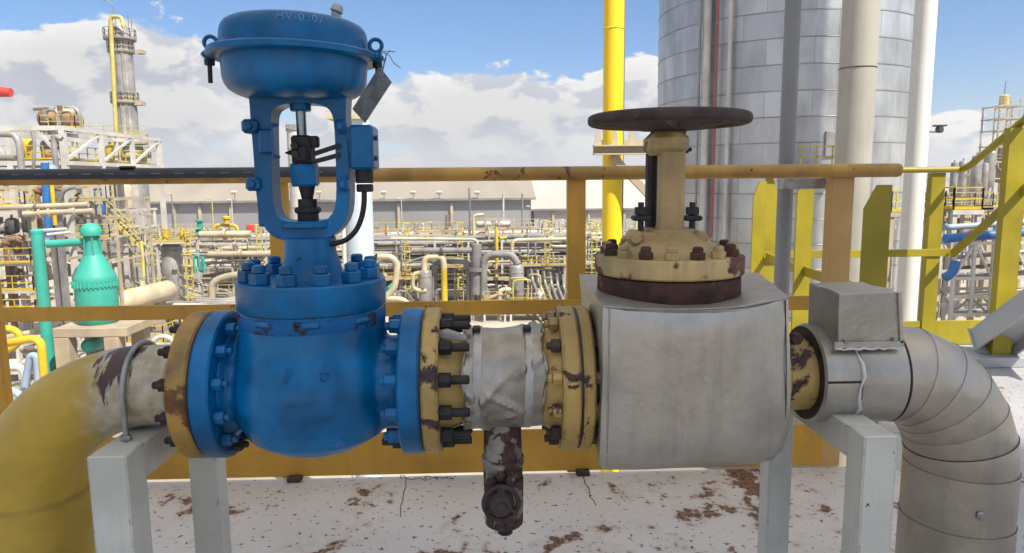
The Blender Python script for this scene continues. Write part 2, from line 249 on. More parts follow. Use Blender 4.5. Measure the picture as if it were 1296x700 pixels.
# ------------------------------------------------------------------ mesh builder
def frame_to(d):
    d = d.normalized(); u = Vector((0, 0, 1)) if abs(d.z) < 0.95 else Vector((1, 0, 0))
    a = d.cross(u).normalized(); b = d.cross(a).normalized()
    return a, b
def fillet(pts, rad, n=5):
    pts = [Vector(p) for p in pts]; out = [pts[0]]
    for i in range(1, len(pts)-1):
        p, a, b = pts[i], pts[i-1], pts[i+1]
        u, v = (a-p), (b-p); r = min(rad, u.length*0.49, v.length*0.49)
        p0, p1 = p+u.normalized()*r, p+v.normalized()*r
        for k in range(n+1):
            t = k/n; out.append(p0*(1-t)**2 + p*2*t*(1-t) + p1*t*t)
    out.append(pts[-1]); return out
class MB:
    def __init__(s): s.v = []; s.f = []
    def poly(s, pts): i = len(s.v); s.v += [Vector(p) for p in pts]; s.f.append(list(range(i, i+len(pts))))
    def rings(s, rs, cap=True, close=False):
        n = len(rs[0]); i0 = len(s.v)
        for r in rs: s.v += r
        m = len(rs)
        for a in range(m if close else m-1):
            b = (a+1) % m
            for k in range(n):
                l = (k+1) % n
                s.f.append([i0+a*n+k, i0+a*n+l, i0+b*n+l, i0+b*n+k])
        if cap and not close:
            s.f.append([i0+k for k in range(n)][::-1]); s.f.append([i0+(m-1)*n+k for k in range(n)])
        return s
    def box(s, c, d, rot=None, bev=0.0):
        c = Vector(c); hx, hy, hz = d[0]/2, d[1]/2, d[2]/2
        if bev > 0:
            b = min(bev, hx*.9, hy*.9, hz*.9); rs = []
            def rect(ax, ay, bb, z):
                o = []
                for (sx, sy) in ((1, 1), (-1, 1), (-1, -1), (1, -1)):
                    q = [Vector((sx*ax, sy*(ay-bb), z)), Vector((sx*(ax-bb), sy*ay, z))]
                    if sx*sy < 0: q = q[::-1]
                    o += q
                return o
            for (z, k) in ((-hz, b), (-hz+b, 0), (hz-b, 0), (hz, b)):
                rs.append(rect(hx-k, hy-k, b*(1 if k == 0 else .3), z))
            rs = [[c+((rot @ p) if rot else p) for p in r] for r in rs]
            return s.rings(rs)
        pts = [Vector((x*hx, y*hy, z*hz)) for z in (-1, 1) for (x, y) in ((-1, -1), (1, -1), (1, 1), (-1, 1))]
        pts = [c+((rot @ p) if rot else p) for p in pts]
        return s.rings([pts[:4], pts[4:]])
    def bar(s, a, b, w, h=None, up=None):
        """rectangular bar from a to b"""
        a, b = Vector(a), Vector(b); h = h or w; d = (b-a).normalized()
        u = Vector(up) if up else (Vector((0, 0, 1)) if abs(d.z) < 0.9 else Vector((0, 1, 0)))
        x = d.cross(u).normalized(); y = x.cross(d).normalized()
        def r(p): return [p+x*(i*w/2)+y*(j*h/2) for (i, j) in ((-1, -1), (1, -1), (1, 1), (-1, 1))]
        return s.rings([r(a), r(b)])
    def cyl(s, a, b, r0, r1=None, n=16, bev=0.0, cap=True):
        a, b = Vector(a), Vector(b); r1 = r0 if r1 is None else r1; d = b-a
        x, y = frame_to(d)
        def ring(p, r): return [p+x*(r*math.cos(2*PI*k/n))+y*(r*math.sin(2*PI*k/n)) for k in range(n)]
        if bev > 0:
            dn = d.normalized()
            return s.rings([ring(a, r0-bev), ring(a+dn*bev, r0), ring(b-dn*bev, r1), ring(b, r1-bev)], cap)
        return s.rings([ring(a, r0), ring(b, r1)], cap)
    def tube(s, pts, r, n=10, cap=True, rads=None):
        pts = [Vector(p) for p in pts]; rs = []; x = None
        for i, p in enumerate(pts):
            d = (pts[min(i+1, len(pts)-1)]-pts[max(i-1, 0)]).normalized()
            if x is None: x, y = frame_to(d)
            else:
                x = (x-d*x.dot(d)).normalized(); y = d.cross(x)
            rr = rads[i] if rads else r
            rs.append([p+x*(rr*math.cos(2*PI*k/n))+y*(rr*math.sin(2*PI*k/n)) for k in range(n)])
        return s.rings(rs, cap)
    def lathe(s, prof, c=(0, 0, 0), axis='Z', n=32, close=False, fn=None):
        """prof: (r, h) pairs along the axis"""
        c = Vector(c); rs = []
        for (r, h) in prof:
            ring = []
            for k in range(n):
                a = 2*PI*k/n; rr = max(r, 1e-5)
                if fn: rr = rr*fn(a, h)
                ca, sa = rr*math.cos(a), rr*math.sin(a)
                ring.append(c+(Vector((ca, sa, h)) if axis == 'Z' else Vector((h, ca, sa)) if axis == 'X' else Vector((sa, h, ca))))
            rs.append(ring)
        return s.rings(rs, not close, close)
    def torus(s, c, R_, r, axis='Z', n=32, m=10):
        return s.lathe([(R_+r*math.cos(2*PI*k/m), r*math.sin(2*PI*k/m)) for k in range(m)], c, axis, n, close=True)
    def hexn(s, a, b, r):
        return s.cyl(a, b, r, n=6, bev=r*0.12)
    def prism(s, outer, hole, y0, y1, f):
        """f(u,v,y)->point; outline with an optional hole, extruded from y0 to y1"""
        loops = [[Vector((u, v, 0)) for u, v in outer]] + ([[Vector((u, v, 0)) for u, v in hole]] if hole else [])
        flat = [p for l in loops for p in l]; tri = tessellate_polygon(loops); i0 = len(s.v); n = len(flat)
        s.v += [f(p.x, p.y, y0) for p in flat]+[f(p.x, p.y, y1) for p in flat]
        for t in tri: s.f.append([i0+k for k in t]); s.f.append([i0+n+k for k in t][::-1])
        o = 0
        for l in loops:
            m = len(l)
            for k in range(m):
                a, b = o+k, o+(k+1) % m; s.f.append([i0+a, i0+b, i0+n+b, i0+n+a])
            o += m
        return s
    def build(s, name, m, parent=None, origin=None, smooth=40, bevel=0.0, sub=0):
        me = bpy.data.meshes.new(name)
        o0 = Vector(origin) if origin is not None else (Vector((0, 0, 0)))
        me.from_pydata([tuple(p-o0) for p in s.v], [], s.f)
        bm = bmesh.new(); bm.from_mesh(me)
        bmesh.ops.remove_doubles(bm, verts=bm.verts, dist=1e-6)
        bmesh.ops.recalc_face_normals(bm, faces=bm.faces)
        bm.to_mesh(me); bm.free()
        if smooth:
            me.polygons.foreach_set('use_smooth', [True]*len(me.polygons)); me.set_sharp_from_angle(angle=R(smooth))
        me.materials.append(M[m] if isinstance(m, str) else m)
        o = bpy.data.objects.new(name, me); COL.objects.link(o)
        if parent is not None:
            o.parent = parent
            o.location = o0-parent_world(parent)
        else: o.location = o0
        if bevel > 0:
            md = o.modifiers.new('bevel', 'BEVEL'); md.width = bevel; md.segments = 2; md.limit_method = 'ANGLE'; md.angle_limit = R(40)
        return o
def parent_world(p):
    v = Vector((0, 0, 0))
    while p is not None: v += Vector(p.location); p = p.parent
    return v
def tag(o, label=None, cat=None, group=None, kind=None):
    if label: o['label'] = label
    if cat: o['category'] = cat
    if group: o['group'] = group
    if kind: o['kind'] = kind
    return o
def thing(name, label, cat, loc=(0, 0, 0), group=None):
    o = bpy.data.objects.new(name, None); COL.objects.link(o); o.location = loc; o.empty_display_size = 0.1
    return tag(o, label, cat, group)
def kids(o): return [c for c in bpy.data.objects if c.parent == o]
def dup(root, delta, label=None, group=None):
    """a copy of a thing with copies of its parts and sub-parts, moved by delta"""
    def cp(o, par):
        c = o.copy(); COL.objects.link(c); c.parent = par
        for ch in KID.get(o.name, []): cp(ch, c)
        return c
    KID = {}
    for o in bpy.data.objects:
        if o.parent is not None: KID.setdefault(o.parent.name, []).append(o)
    c = cp(root, None); c.location = Vector(root.location)+Vector(delta)
    if label: c['label'] = label
    if group: c['group'] = group
    return c
# ================================================================== FOREGROUND
Y0 = 1.40
def XX(px, py=484, Y=Y0): return W(px, py, Y).x
def ZZ(py, px=648, Y=Y0): return W(px, py, Y).z
FR = 0.145                                  # flange outer radius
YN = Y0-FR                                  # depth of the rim nearest the camera
AXZ = W(500, 481, Y0).z                     # pipe axis height
def AX(px): return W(px, 481, YN).x         # a rim edge read where it is nearest

# ---- deck and railing
EDGE = 2.55
def deck():
    b = MB()
    b.box((-0.785, 0.25, -0.02), (4.63, 4.62, 0.04))
    o = b.build('deck_floor', 'deck'); tag(o, kind='structure')
    b = MB(); b.box((3.272, 1.32, -0.02), (3.48, 6.40, 0.04)); o = b.build('landing_floor', 'landing_paint'); tag(o, kind='structure')
deck()
# black welded seams on the deck are thin cracked beads
for k, (x0, y0, x1, y1) in enumerate(((514, 605, 506, 655), (737, 598, 752, 640))):
    def fl(px, py):
        d = W(px, py, 1.0)-Vector((0, 0, CAMH)); t = -CAMH/d.z; return Vector((0, 0, CAMH))+d*t
    a, c = fl(x0, y0), fl(x1, y1); pts = [a.lerp(c, t/8)+Vector((rnd.uniform(-.006, .006), 0, .001)) for t in range(9)]
    o = MB().tube(pts, .0013, 5).build('deck_crack', 'black_rubber')
    tag(o, ['thin black crack in the white deck beside the drain valve', 'thin black crack in the white deck below the boxed gate valve'][k], 'crack')
def fl(px, py):
    d = W(px, py, 1.0)-Vector((0, 0, CAMH)); t = -CAMH/d.z; return Vector((0, 0, CAMH))+d*t
pts = [fl(507+t*2.9+rnd.uniform(-6, 6), 606+rnd.uniform(-3.5, 3.5))+Vector((0, 0, .003)) for t in range(24)]
tag(MB().tube(fillet(pts, .02, 3), .0011, 5).build('wire_scrap', 'dark_steel'), 'tangled scrap of thin black wire lying on the deck by the ochre toe plate', 'wire')

rail = thing('guardrail', 'ochre yellow steel guardrail with toe plate behind the valves', 'railing', (0, EDGE, 0))
zt = W(700, 219.5, EDGE).z; zm = W(700, 388, EDGE).z
xe = W(1140, 214, EDGE).x
b = MB(); b.cyl((-3.0, EDGE, zt), (xe-.012, EDGE, zt), .0245, n=20); b.lathe([(0.0245, 0), (.0225, .008), (.014, .014), (0, .016)], (xe-.012, EDGE, zt), 'X', 20)
b.build('top_rail', 'rail_top', rail)
b = MB(); b.box((-0.9, EDGE, zm), (4.15, .012, .052), bev=.002); b.build('mid_rail', 'rail_yellow', rail)
zk = W(600, 548, EDGE).z
b = MB(); b.box((-0.80, EDGE+.006, zk/2+.010), (4.1, .008, zk-.004), bev=.002); b.build('toe_plate', 'rail_yellow', rail)
for px in (352, 730):
    x = W(px, 300, EDGE).x
    b = MB(); b.box((x, EDGE+.028, zt/2-.004), (.066, .042, zt-.012), bev=.003); b.build('post', 'rail_yellow', rail)
x = W(1066, 290, EDGE).x
b = MB(); b.box((x, EDGE+.035, zt/2-.004), (.082, .055, zt-.012), bev=.003); b.build('post', 'rail_post_tan', rail)
x = W(-30, 290, EDGE).x
b = MB(); b.box((x, EDGE+.028, zt/2-.014), (.066, .042, zt-.03), bev=.003); b.build('post', 'rail_yellow', rail)
for px in (374, 737):
    x = W(px, 605, EDGE).x
    b = MB(); b.box((x, EDGE-.004, .010), (.05, .05, .02), bev=.003); b.build('foot', 'rust_brown', rail)

# black sleeve lying along the top rail
xs0, xs1 = -3.0, W(470, 220, EDGE).x
b = MB()
def arc(x, r): return [Vector((x, EDGE-r*math.cos(R(a)), zt+r*math.sin(R(a)))) for a in range(-8, 176, 12)]
def shell(x): return arc(x, .0315)+arc(x, .0262)[::-1]
b.rings([shell(xs0), shell(xs1)])
sl = thing('cable_sleeve', 'black split sleeve with scuffed slots lying along the top rail', 'sleeve', (0, EDGE, zt))
b.build('sleeve', 'black_sleeve', sl)
px = -30
b = MB()
while px < 470:
    x = W(px, 220, EDGE).x
    for a in (22, ):
        b.cyl((x-.016, EDGE-.0314*math.cos(R(a)), zt+.0314*math.sin(R(a))), (x+.016, EDGE-.0314*math.cos(R(a)), zt+.0314*math.sin(R(a))), .0022, n=6)
    px += 29
b.build('scuff_marks', 'scuff', sl)
x = W(162, 212, EDGE).x
MB().box((x, EDGE-.004, zt+.034), (.05, .03, .010), bev=.004).build('clip', 'black_rubber', sl)

add('blue_stained', (0.002, 0.10, 0.31), 0.5, var=0.3, vscale=8, rust=0.62, rscale=19, rcol=(0.03, 0.022, 0.02), bump=0.3, spec=.3)
# ---- small helpers for bolted joints
def stud(parent, x, ang, rc, x0, x1, m, name='stud_bolt', cy=Y0, cz=None, nut=.0125, nl=.019, ends=.012, sides=(0, 1), nx=None):
    """one stud across a flange pair with a hex nut at either end (x0, x1: outer flange faces)"""
    cz = AXZ if cz is None else cz
    y, z = cy+rc*math.cos(ang), cz+rc*math.sin(ang); b = MB()
    b.cyl((x0-nl-ends, y, z), (x1+nl+ends, y, z), nut*.52, n=10, bev=.0015)
    m0, m1 = m if isinstance(m, tuple) else (m, m)
    if 1 in sides: b.hexn((x1, y, z), (x1+nl, y, z), nut)
    o = b.build(name, m1, parent, smooth=30)
    if 0 in sides: b = MB(); b.hexn((x0-nl, y, z), (x0-.0002, y, z), nut); b.cyl((x0-nl-ends-.001, y, z), (x0-nl+.001, y, z), nut*.56, n=10, bev=.0015); b.build('hex_nut', m0, parent, smooth=30)
    return o
def vstud(parent, c, ang, rc, z0, z1, m, nut=.0125, cap=True, name='bonnet_bolt', z_low=None):
    x, y = c[0]+rc*math.cos(ang), c[1]+rc*math.sin(ang); b = MB()
    b.hexn((x, y, z0), (x, y, z1-.010), nut)
    b.cyl((x, y, z1-.012), (x, y, z1), nut*.72, n=12, bev=.003)
    if z_low is not None: b.cyl((x, y, z_low), (x, y, z0+.001), nut*.55, n=8)
    return b.build(name, m, parent, smooth=30)
def flange(x0, x1, r, bore, name, m, parent):
    b = MB(); t = .0035
    b.lathe([(bore, x0), (r-t, x0), (r, x0+t), (r, x1-t), (r-t, x1), (bore, x1)], (0, Y0, AXZ), 'X', 72, close=True)
    return b.build(name, m, parent)
def gasket(x0, x1, r, parent, name='gasket'):
    b = MB(); b.cyl((x0, Y0, AXZ), (x1, Y0, AXZ), r, n=56); return b.build(name, 'black_rubber', parent)
FA = [PI/12+k*PI/6 for k in range(12)]
RB = .121

# ---- LEFT: yellow elbow with its flange
xa0, xa1 = AX(206)-.002, AX(231.5)
el = thing('pipe_elbow', 'yellow pipe elbow with grey primer and dark rust scab, dropping through the deck', 'pipe', (xa0, Y0, AXZ))
cz = AXZ; xe0 = xa0-.075
cxv = W(46, 640, Y0).x; drop = .205
path, rads = [], []
for k in range(5): path.append(Vector((xa0+.004-(xa0-xe0)*k/4, Y0, cz))); rads.append(.079)
for k in range(1, 19):
    a = PI/2*k/18
    path.append(Vector((xe0-(xe0-cxv)*math.sin(a), Y0, cz-drop*(1-math.cos(a))))); rads.append(.079+.017*(k/18))
for k in range(1, 9): path.append(Vector((cxv, Y0, cz-drop-.07*k))); rads.append(.0965 if k > 0 else .095)
MB().tube(path, .08, 40, rads=rads).build('elbow', 'elbow', el, origin=(xa0, Y0, AXZ))
MB().lathe([(.080, xa0-.032), (.086, xa0-.018), (.098, xa0-.004), (.098, xa0+.003), (.07, xa0+.003), (.07, xa0-.032)], (0, Y0, AXZ), 'X', 40, close=True).build('hub', 'cream_yellow', el)
flange(xa0, xa1, FR, .06, 'flange', 'ochre_flange', el)

# ---- BLUE CONTROL VALVE
xb0, xb1 = AX(234), AX(260)
xc0, xc1 = AX(500), AX(528)
vc = W(395, 486, Y0); vx = W(401, 486, Y0).x
cv = thing('control_valve', 'blue diaphragm control valve with round actuator on top', 'valve', (vx, Y0, AXZ))
gasket(xa1-.001, xb0+.001, FR-.004, cv)
flange(xb0, xb1, FR, .055, 'flange', 'blue', cv)
flange(xc0, xc1, FR, .055, 'flange', 'blue', cv)
# globe body
def zb(py): return W(395, py, Y0).z-AXZ
prof = [(.138, W(395, 404, 1.262).z-AXZ+.004), (.141, zb(416)), (.142, zb(430)), (.150, zb(448)), (.1605, zb(472)), (.162, zb(498)), (.154, zb(520)), (.133, zb(543)), (.098, zb(556)), (.068, zb(564)), (.04, zb(567)), (0, zb(568))]
pr2 = []
for i in range(len(prof)-1):
    for k in range(3):
        t = k/3; pr2.append((prof[i][0]*(1-t)+prof[i+1][0]*t, prof[i][1]*(1-t)+prof[i+1][1]*t))
pr2.append(prof[-1])
b = MB(); b.lathe(pr2, (vx, Y0, AXZ), 'Z', 64)
b.lathe([(.112, xb1-.002), (.094, xb1+.012), (.086, xb1+.03), (.092, vx-.09), (.09, vx-.02)], (0, Y0, AXZ-.002), 'X', 48)
b.lathe([(.09, vx+.02), (.096, vx+.09), (.092, xc0-.016), (.100, xc0-.006), (.112, xc0+.002)], (0, Y0, AXZ-.002), 'X', 48)
body = b.build('body', 'blue_chipped', cv, smooth=60)
rm = body.modifiers.new('remesh', 'REMESH'); rm.mode = 'VOXEL'; rm.voxel_size = .0042; rm.use_smooth_shade = True
sm = body.modifiers.new('smooth', 'SMOOTH'); sm.iterations = 8; sm.factor = .6
for px in (346, 428):
    p = W(px, 557, Y0-.115); b = MB(); b.box((p.x, Y0-.104, p.z), (.030, .05, .022), bev=.006); b.build('boss', 'blue_chipped', cv)
for px in (330, 395, 465):                                    # little cast pads under the bonnet joint
    p = W(px, 412, Y0-.13); b = MB(); a = (p.x-vx)/.141
    b.box((vx+.1405*math.sin(a), Y0-.1405*math.cos(a), p.z), (.034, .012, .012), Matrix.Rotation(a, 3, 'Z'), bev=.004); b.build('cast_pad', 'blue_chipped', cv)
def text_mesh(name, txt, size, m, parent, fn, thick=.001, offset=0.0, spacing=1.0):
    """letters laid on a surface: fn(u, v, h) maps text coordinates to a point h proud of the surface"""
    cu = bpy.data.curves.new(name, 'FONT'); cu.body = txt; cu.size = size; cu.align_x = 'CENTER'; cu.align_y = 'CENTER'
    cu.resolution_u = 3; cu.offset = offset; cu.space_character = spacing; cu.extrude = .5
    t = bpy.data.objects.new('t', cu); COL.objects.link(t); dg = bpy.context.evaluated_depsgraph_get(); dg.update()
    me = bpy.data.meshes.new_from_object(t.evaluated_get(dg)); bpy.data.objects.remove(t); me.name = name
    bm = bmesh.new(); bm.from_mesh(me); bmesh.ops.subdivide_edges(bm, edges=[e for e in bm.edges if e.calc_length() > size*.15], cuts=2)
    bm.to_mesh(me); bm.free()
    o0 = parent_world(parent)
    for v in me.vertices: v.co = fn(v.co.x, v.co.y, thick if v.co.z > 0 else -.0005)-o0
    me.materials.clear(); me.materials.append(M[m]); o = bpy.data.objects.new(name, me); COL.objects.link(o); o.parent = parent
    return o
zc = W(411, 474, Y0-.15).z
def onbody(u, v, h, px=411):
    x = W(px, 474, Y0-.15).x+u; r = .1600+h; a = math.asin((x-vx)/r); return Vector((x, Y0-r*math.cos(a), zc+v))
text_mesh('cast_mark', '6', .045, 'blue_chipped', cv, onbody, .0035, offset=-.0022)
def onb2(u, v, h): return onbody(u-.012+v*0, v-.053, h, 388)
text_mesh('cast_mark', '—', .045, 'blue_chipped', cv, onb2, .003)
def onb3(u, v, h): return onbody(u, v, h, 363)
text_mesh('cast_mark', '/', .045, 'blue_chipped', cv, onb3, .003)
for a in FA:
    stud(cv, 0, a, RB, xa0, xb1, ('rust_brown' if math.sin(a*3) > -.2 else 'dark_steel', 'dark_steel' if -2.1 < math.atan2(math.sin(a), math.cos(a)) < -1.0 else 'blue_chipped'), ends=.010)
for k, a in enumerate(FA):
    stud(cv, 0, a, RB, xc0, AX(553), ('dark_steel' if -2.2 < math.atan2(math.sin(a), math.cos(a)) < -1.0 else 'blue', 'dark_steel'), ends=.02 if -2.2 < math.atan2(math.sin(a), math.cos(a)) < -1.0 else .008, nl=.024, nut=.0142)
for a in FA:
    y, z = Y0+RB*math.cos(a), AXZ+RB*math.sin(a); MB().cyl((AX(553)+.02, y, z), (AX(553)+.058, y, z), .0085, n=10, bev=.002).build('stud_end', 'dark_steel', cv)
# bonnet flange, bolts, neck
zb0, zb1 = W(395, 403, 1.262).z, W(395, 364, 1.262).z
b = MB(); b.lathe([(.05, zb0), (.1405, zb0), (.1425, zb0+.003), (.1425, zb1-.004), (.139, zb1), (.05, zb1)], (vx, Y0, 0), 'Z', 72, close=True); b.build('bonnet_flange', 'blue', cv)
b = MB(); b.lathe([(.1385, zb0-.040), (.1425, zb0-.020), (.1412, zb0-.0065), (.13, zb0-.0065), (.13, zb0-.040)], (vx, Y0, 0), 'Z', 64, close=True); b.build('weathered_rim', 'blue_stained', cv)
b = MB(); b.lathe([(.05, zb0-.006), (.137, zb0-.006), (.137, zb0+.002), (.05, zb0+.002)], (vx, Y0, 0), 'Z', 56, close=True); b.build('gasket', 'black_rubber', cv)
for k in range(12):
    a_ = PI/12+k*PI/6+.12; x_, y_ = vx+.117*math.cos(a_), Y0+.117*math.sin(a_); b = MB(); b.hexn((x_, y_, zb1-.001), (x_, y_, zb1+.021), .0195); b.cyl((x_, y_, zb1+.020), (x_, y_, zb1+.036), .0125, n=14, bev=.003); b.build('bonnet_bolt', 'blue', cv, smooth=30)
zn1 = W(394, 303, Y0).z
b = MB(); b.lathe([(.02, zb1-.004), (.066, zb1-.004), (.0585, zb1+.012), (.053, zb1+.03), (.0495, zn1-.02), (.0495, zn1+.004), (.02, zn1+.004)], (vx, Y0, 0), 'Z', 40, close=True); b.build('bonnet_neck', 'blue', cv, smooth=60)
# yoke
out = [(317, 108), (352, 104), (410, 105), (441, 112), (441, 150), (446, 200), (447, 252), (444, 274), (434, 291), (417, 302), (400, 304), (372, 304), (357, 303), (343, 295), (331, 279), (326, 256), (322, 200), (318, 150)]
inn = [(345, 152), (347, 141), (354, 135), (366, 132), (385, 131), (402, 132), (413, 135), (421, 142), (425, 155), (427, 200), (428, 250), (425, 267), (415, 279), (390, 281), (362, 280), (352, 272), (348, 255), (346, 200)]
def rnd_loop(l, n=2):
    for _ in range(n):
        q = []
        for i in range(len(l)):
            a, b = l[i], l[(i+1) % len(l)]; q += [(a[0]*.75+b[0]*.25, a[1]*.75+b[1]*.25), (a[0]*.25+b[0]*.75, a[1]*.25+b[1]*.75)]
        l = q
    return l
def fpx(u, v, y):
    p = W(u, v, Y0-.012); return Vector((p.x, y, p.z))
MB().prism(rnd_loop([(u+(2.2 if u < 335 and v > 125 else -2.2 if u > 432 and v > 125 else 0), v) for u, v in out], 1), rnd_loop(inn, 1), Y0-.027, Y0+.029, fpx).build('yoke', 'blue', cv, bevel=.011, smooth=35)
gx = W(390, 283, Y0).x
def zy(py): return W(390, py, Y0).z
b = MB(); b.cyl((gx, Y0, zy(288)), (gx, Y0, zy(279)), .052, n=40, bev=.003); b.build('gland_flange', 'blue', cv)
sx = W(388, 230, Y0).x; sxt = W(381, 150, Y0).x
b = MB()
b.hexn((sx, Y0, zy(280)), (sx, Y0, zy(266)), .021); b.hexn((sx, Y0, zy(270)), (sx, Y0, zy(262)), .026); b.cyl((sx, Y0, zy(264)), (sx, Y0, zy(252)), .018, n=20)
b.cyl((sx, Y0, zy(254)), (sx, Y0, zy(232)), .010, .017, n=20)
b.build('packing_nut', 'dark_steel', cv, smooth=30)
b = MB(); b.cyl((sx-.002, Y0, zy(236)), (sx-.003, Y0, zy(206)), .0275, n=6, bev=.004); b.build('coupling_nut', 'blue', cv, smooth=30)
b = MB(); zc0, zc1 = zy(208), zy(172); c0 = W(385, 190, Y0)
b.box((c0.x, Y0-.006, (zc0+zc1)/2), (.036, .044, zc1-zc0), bev=.004); b.box((c0.x+.022, Y0-.01, zc1-.012), (.018, .02, .022), bev=.003); b.box((c0.x, Y0-.028, zc0+.02), (.026, .01, .03), bev=.003)
b.hexn((c0.x-.008, Y0-.04, zc1-.02), (c0.x-.008, Y0-.026, zc1-.02), .008); b.hexn((c0.x-.008, Y0-.04, zc0+.018), (c0.x-.008, Y0-.026, zc0+.018), .008)
b.build('stem_coupling', 'dark_steel', cv, smooth=30)
p0, p1 = W(378, 193, Y0-.01), W(361, 193.5, Y0-.01)
MB().cyl(p0, p1, .011, .0012, n=14).build('pointer', 'dark_steel', cv)
for (y0, y1) in ((195, 184), (205, 196)):
    MB().bar(W(397, y0, Y0-.03), W(430, y1, Y0-.03), .006, .0085).build('link_bar', 'dark_steel', cv)
MB().cyl((sxt, Y0, zy(176)), (sxt, Y0, zy(128)), .0095, n=24).build('stem', 'bare_steel', cv)
b = MB(); b.cyl((sxt, Y0, zy(141)), (sxt, Y0, zy(126)), .0195, n=24, bev=.002); b.build('guide_bush', 'blue', cv)
# travel scale plate on the inside of the yoke arm
p = W(350, 178, Y0-.03); b = MB(); zz0, zz1 = W(350, 201, Y0-.03).z, W(350, 157, Y0-.03).z
b.box((p.x-.002, Y0-.036, (zz0+zz1)/2), (.004, .03, zz1-zz0), bev=.0015); b.box((p.x+.003, Y0-.046, zz1-.003), (.014, .006, .006), bev=.002); b.box((p.x+.003, Y0-.046, zz0+.003), (.014, .006, .006), bev=.002)
b.box((p.x-.018, Y0-.02, (zz0+zz1)/2), (.03, .034, (zz1-zz0)*.72), bev=.004); b.build('scale_plate', 'blue', cv)
for (px, py, w) in ((317, 160, .029), (321, 233, .026), (432, 160, .022), (435, 233, .022)):
    p = W(px, py, Y0-.03); b = MB(); b.box((p.x, Y0-.014, p.z), (w, .056, .026), bev=.005); b.hexn((p.x, Y0-.048, p.z), (p.x, Y0-.040, p.z), .0075)
    b.build('yoke_boss', 'blue', cv, smooth=30)
p = W(328, 264, Y0-.03); b = MB(); b.box((p.x, Y0+.002, p.z), (.012, .05, .07), bev=.003); b.build('side_plate', 'blue', cv)
# position switch box with its cable
p0, p1 = W(444, 215, Y0-.035), W(472, 158, Y0-.035)
sb = MB().box(((p0.x+p1.x)/2, Y0-.008, (p0.z+p1.z)/2), (p1.x-p0.x, .075, p1.z-p0.z), bev=.005).build('switch_box', 'blue', cv)
for py in (174, 200):
    q = W(472, py, Y0-.035); MB().cyl((q.x-.002, Y0-.02, q.z), (q.x+.007, Y0-.02, q.z), .005, n=12, bev=.001).build('cover_screw', 'blue', sb)
q0, q1 = W(461, 214, Y0-.02), W(461, 243, Y0-.02)
b = MB(); b.cyl((q0.x, Y0-.02, q0.z+.002), (q0.x, Y0-.02, W(461, 232, Y0-.02).z), .0165, n=20); b.hexn((q0.x, Y0-.02, W(461, 233, Y0-.02).z), (q0.x, Y0-.02, q1.z), .017); b.build('cable_gland', 'dark_steel', cv, smooth=30)
pts = [W(*p, Y0-.02) for p in ((461, 242), (461, 258), (458, 276), (451, 292), (440, 303), (428, 308), (415, 309))]
MB().tube(fillet(pts, .02, 4), .0052, 10).build('cable', 'black_rubber', cv)
# actuator
act_x = W(373.5, 66, Y0).x; aZ = W(373.5, 73.5, Y0).z
def za(py, Y=1.27): return W(373.5, py, Y).z
T = Matrix.Rotation(R(1.2), 3, 'Y')
def tilt(b_):
    c = Vector((act_x, Y0, aZ)); b_.v = [c+T @ (p-c) for p in b_.v]; return b_
rw = .1345
low = [(0, za(112)-.006), (.06, za(112)-.006), (.092, za(112)-.004), (.110, za(110)), (.121, za(105)), (.128, za(98)), (.1315, za(90)), (.1335, aZ-.014), (.1335, aZ-.003), (.0, aZ-.003)]
b = MB(); b.lathe(low, (act_x, Y0, 0), 'Z', 72); tilt(b).build('lower_case', 'blue', cv, smooth=50)
zt1 = za(13.5, 1.30)
up = [(0, aZ+.003), (rw, aZ+.003), (rw+.001, aZ+.02), (rw, zt1-.026), (rw-.0025, zt1-.015), (rw-.008, zt1-.007), (rw-.017, zt1-.002), (rw-.03, zt1+.001), (.06, zt1+.008), (0, zt1+.011)]
b = MB(); b.lathe(up, (act_x, Y0, 0), 'Z', 72); tilt(b).build('upper_case', 'blue', cv, smooth=50)
b = MB(); b.lathe([(.12, aZ-.006), (.155, aZ-.006), (.158, aZ-.004), (.158, aZ+.005), (.155, aZ+.008), (.12, aZ+.008)], (act_x, Y0, 0), 'Z', 72, close=True); tilt(b).build('diaphragm_flange', 'blue', cv)
for k in range(12):
    a = PI/12+k*PI/6
    if 0.85 < abs(math.cos(a)): continue
    b = MB(); x, y = act_x+.148*math.cos(a), Y0+.148*math.sin(a)
    b.hexn((x, y, aZ+.006), (x, y, aZ+.013), .008); b.hexn((x, y, aZ-.013), (x, y, aZ-.005), .008); b.cyl((x, y, aZ-.018), (x, y, aZ-.008), .0045, n=8)
    if math.sin(a) > 0: tilt(b).build('flange_bolt', 'blue', cv, smooth=30)
for s in (-1, 1):
    x = act_x+s*.156
    b = MB(); b.box((x-s*.004, Y0-.012, aZ+.001), (.032, .032, .016), bev=.006); tilt(b).build('lug', 'blue', cv)
    b = MB(); b.torus((x-s*.003, Y0-.012, aZ+.023), .0115, .0038, 'Y', 24, 10); b.cyl((x-s*.003, Y0-.012, aZ+.006), (x-s*.003, Y0-.012, aZ+.013), .006, n=10); tilt(b).build('lifting_eye', 'blue', cv)
    b = MB(); b.hexn((x, Y0-.012, aZ-.018), (x, Y0-.012, aZ-.006), .0095); b.cyl((x, Y0-.012, aZ-(.05 if s < 0 else .028)), (x, Y0-.012, aZ-.016), .0045, n=8); tilt(b).build('eye_bolt', 'dark_steel', cv, smooth=30)
p = W(425, 14, Y0+.03); b = MB(); b.cyl((p.x, Y0+.03, zt1-.004), (p.x, Y0+.03, p.z-.003), .009, n=12); b.cyl((p.x, Y0+.03, p.z-.003), (p.x+.006, Y0+.03, p.z+.012), .013, .010, n=12, bev=.003); b.build('vent_plug', 'zinc', cv, smooth=30)
add('chalk_blue', (0.22, 0.45, 0.70), .6, var=.4, vscale=60, bump=0)
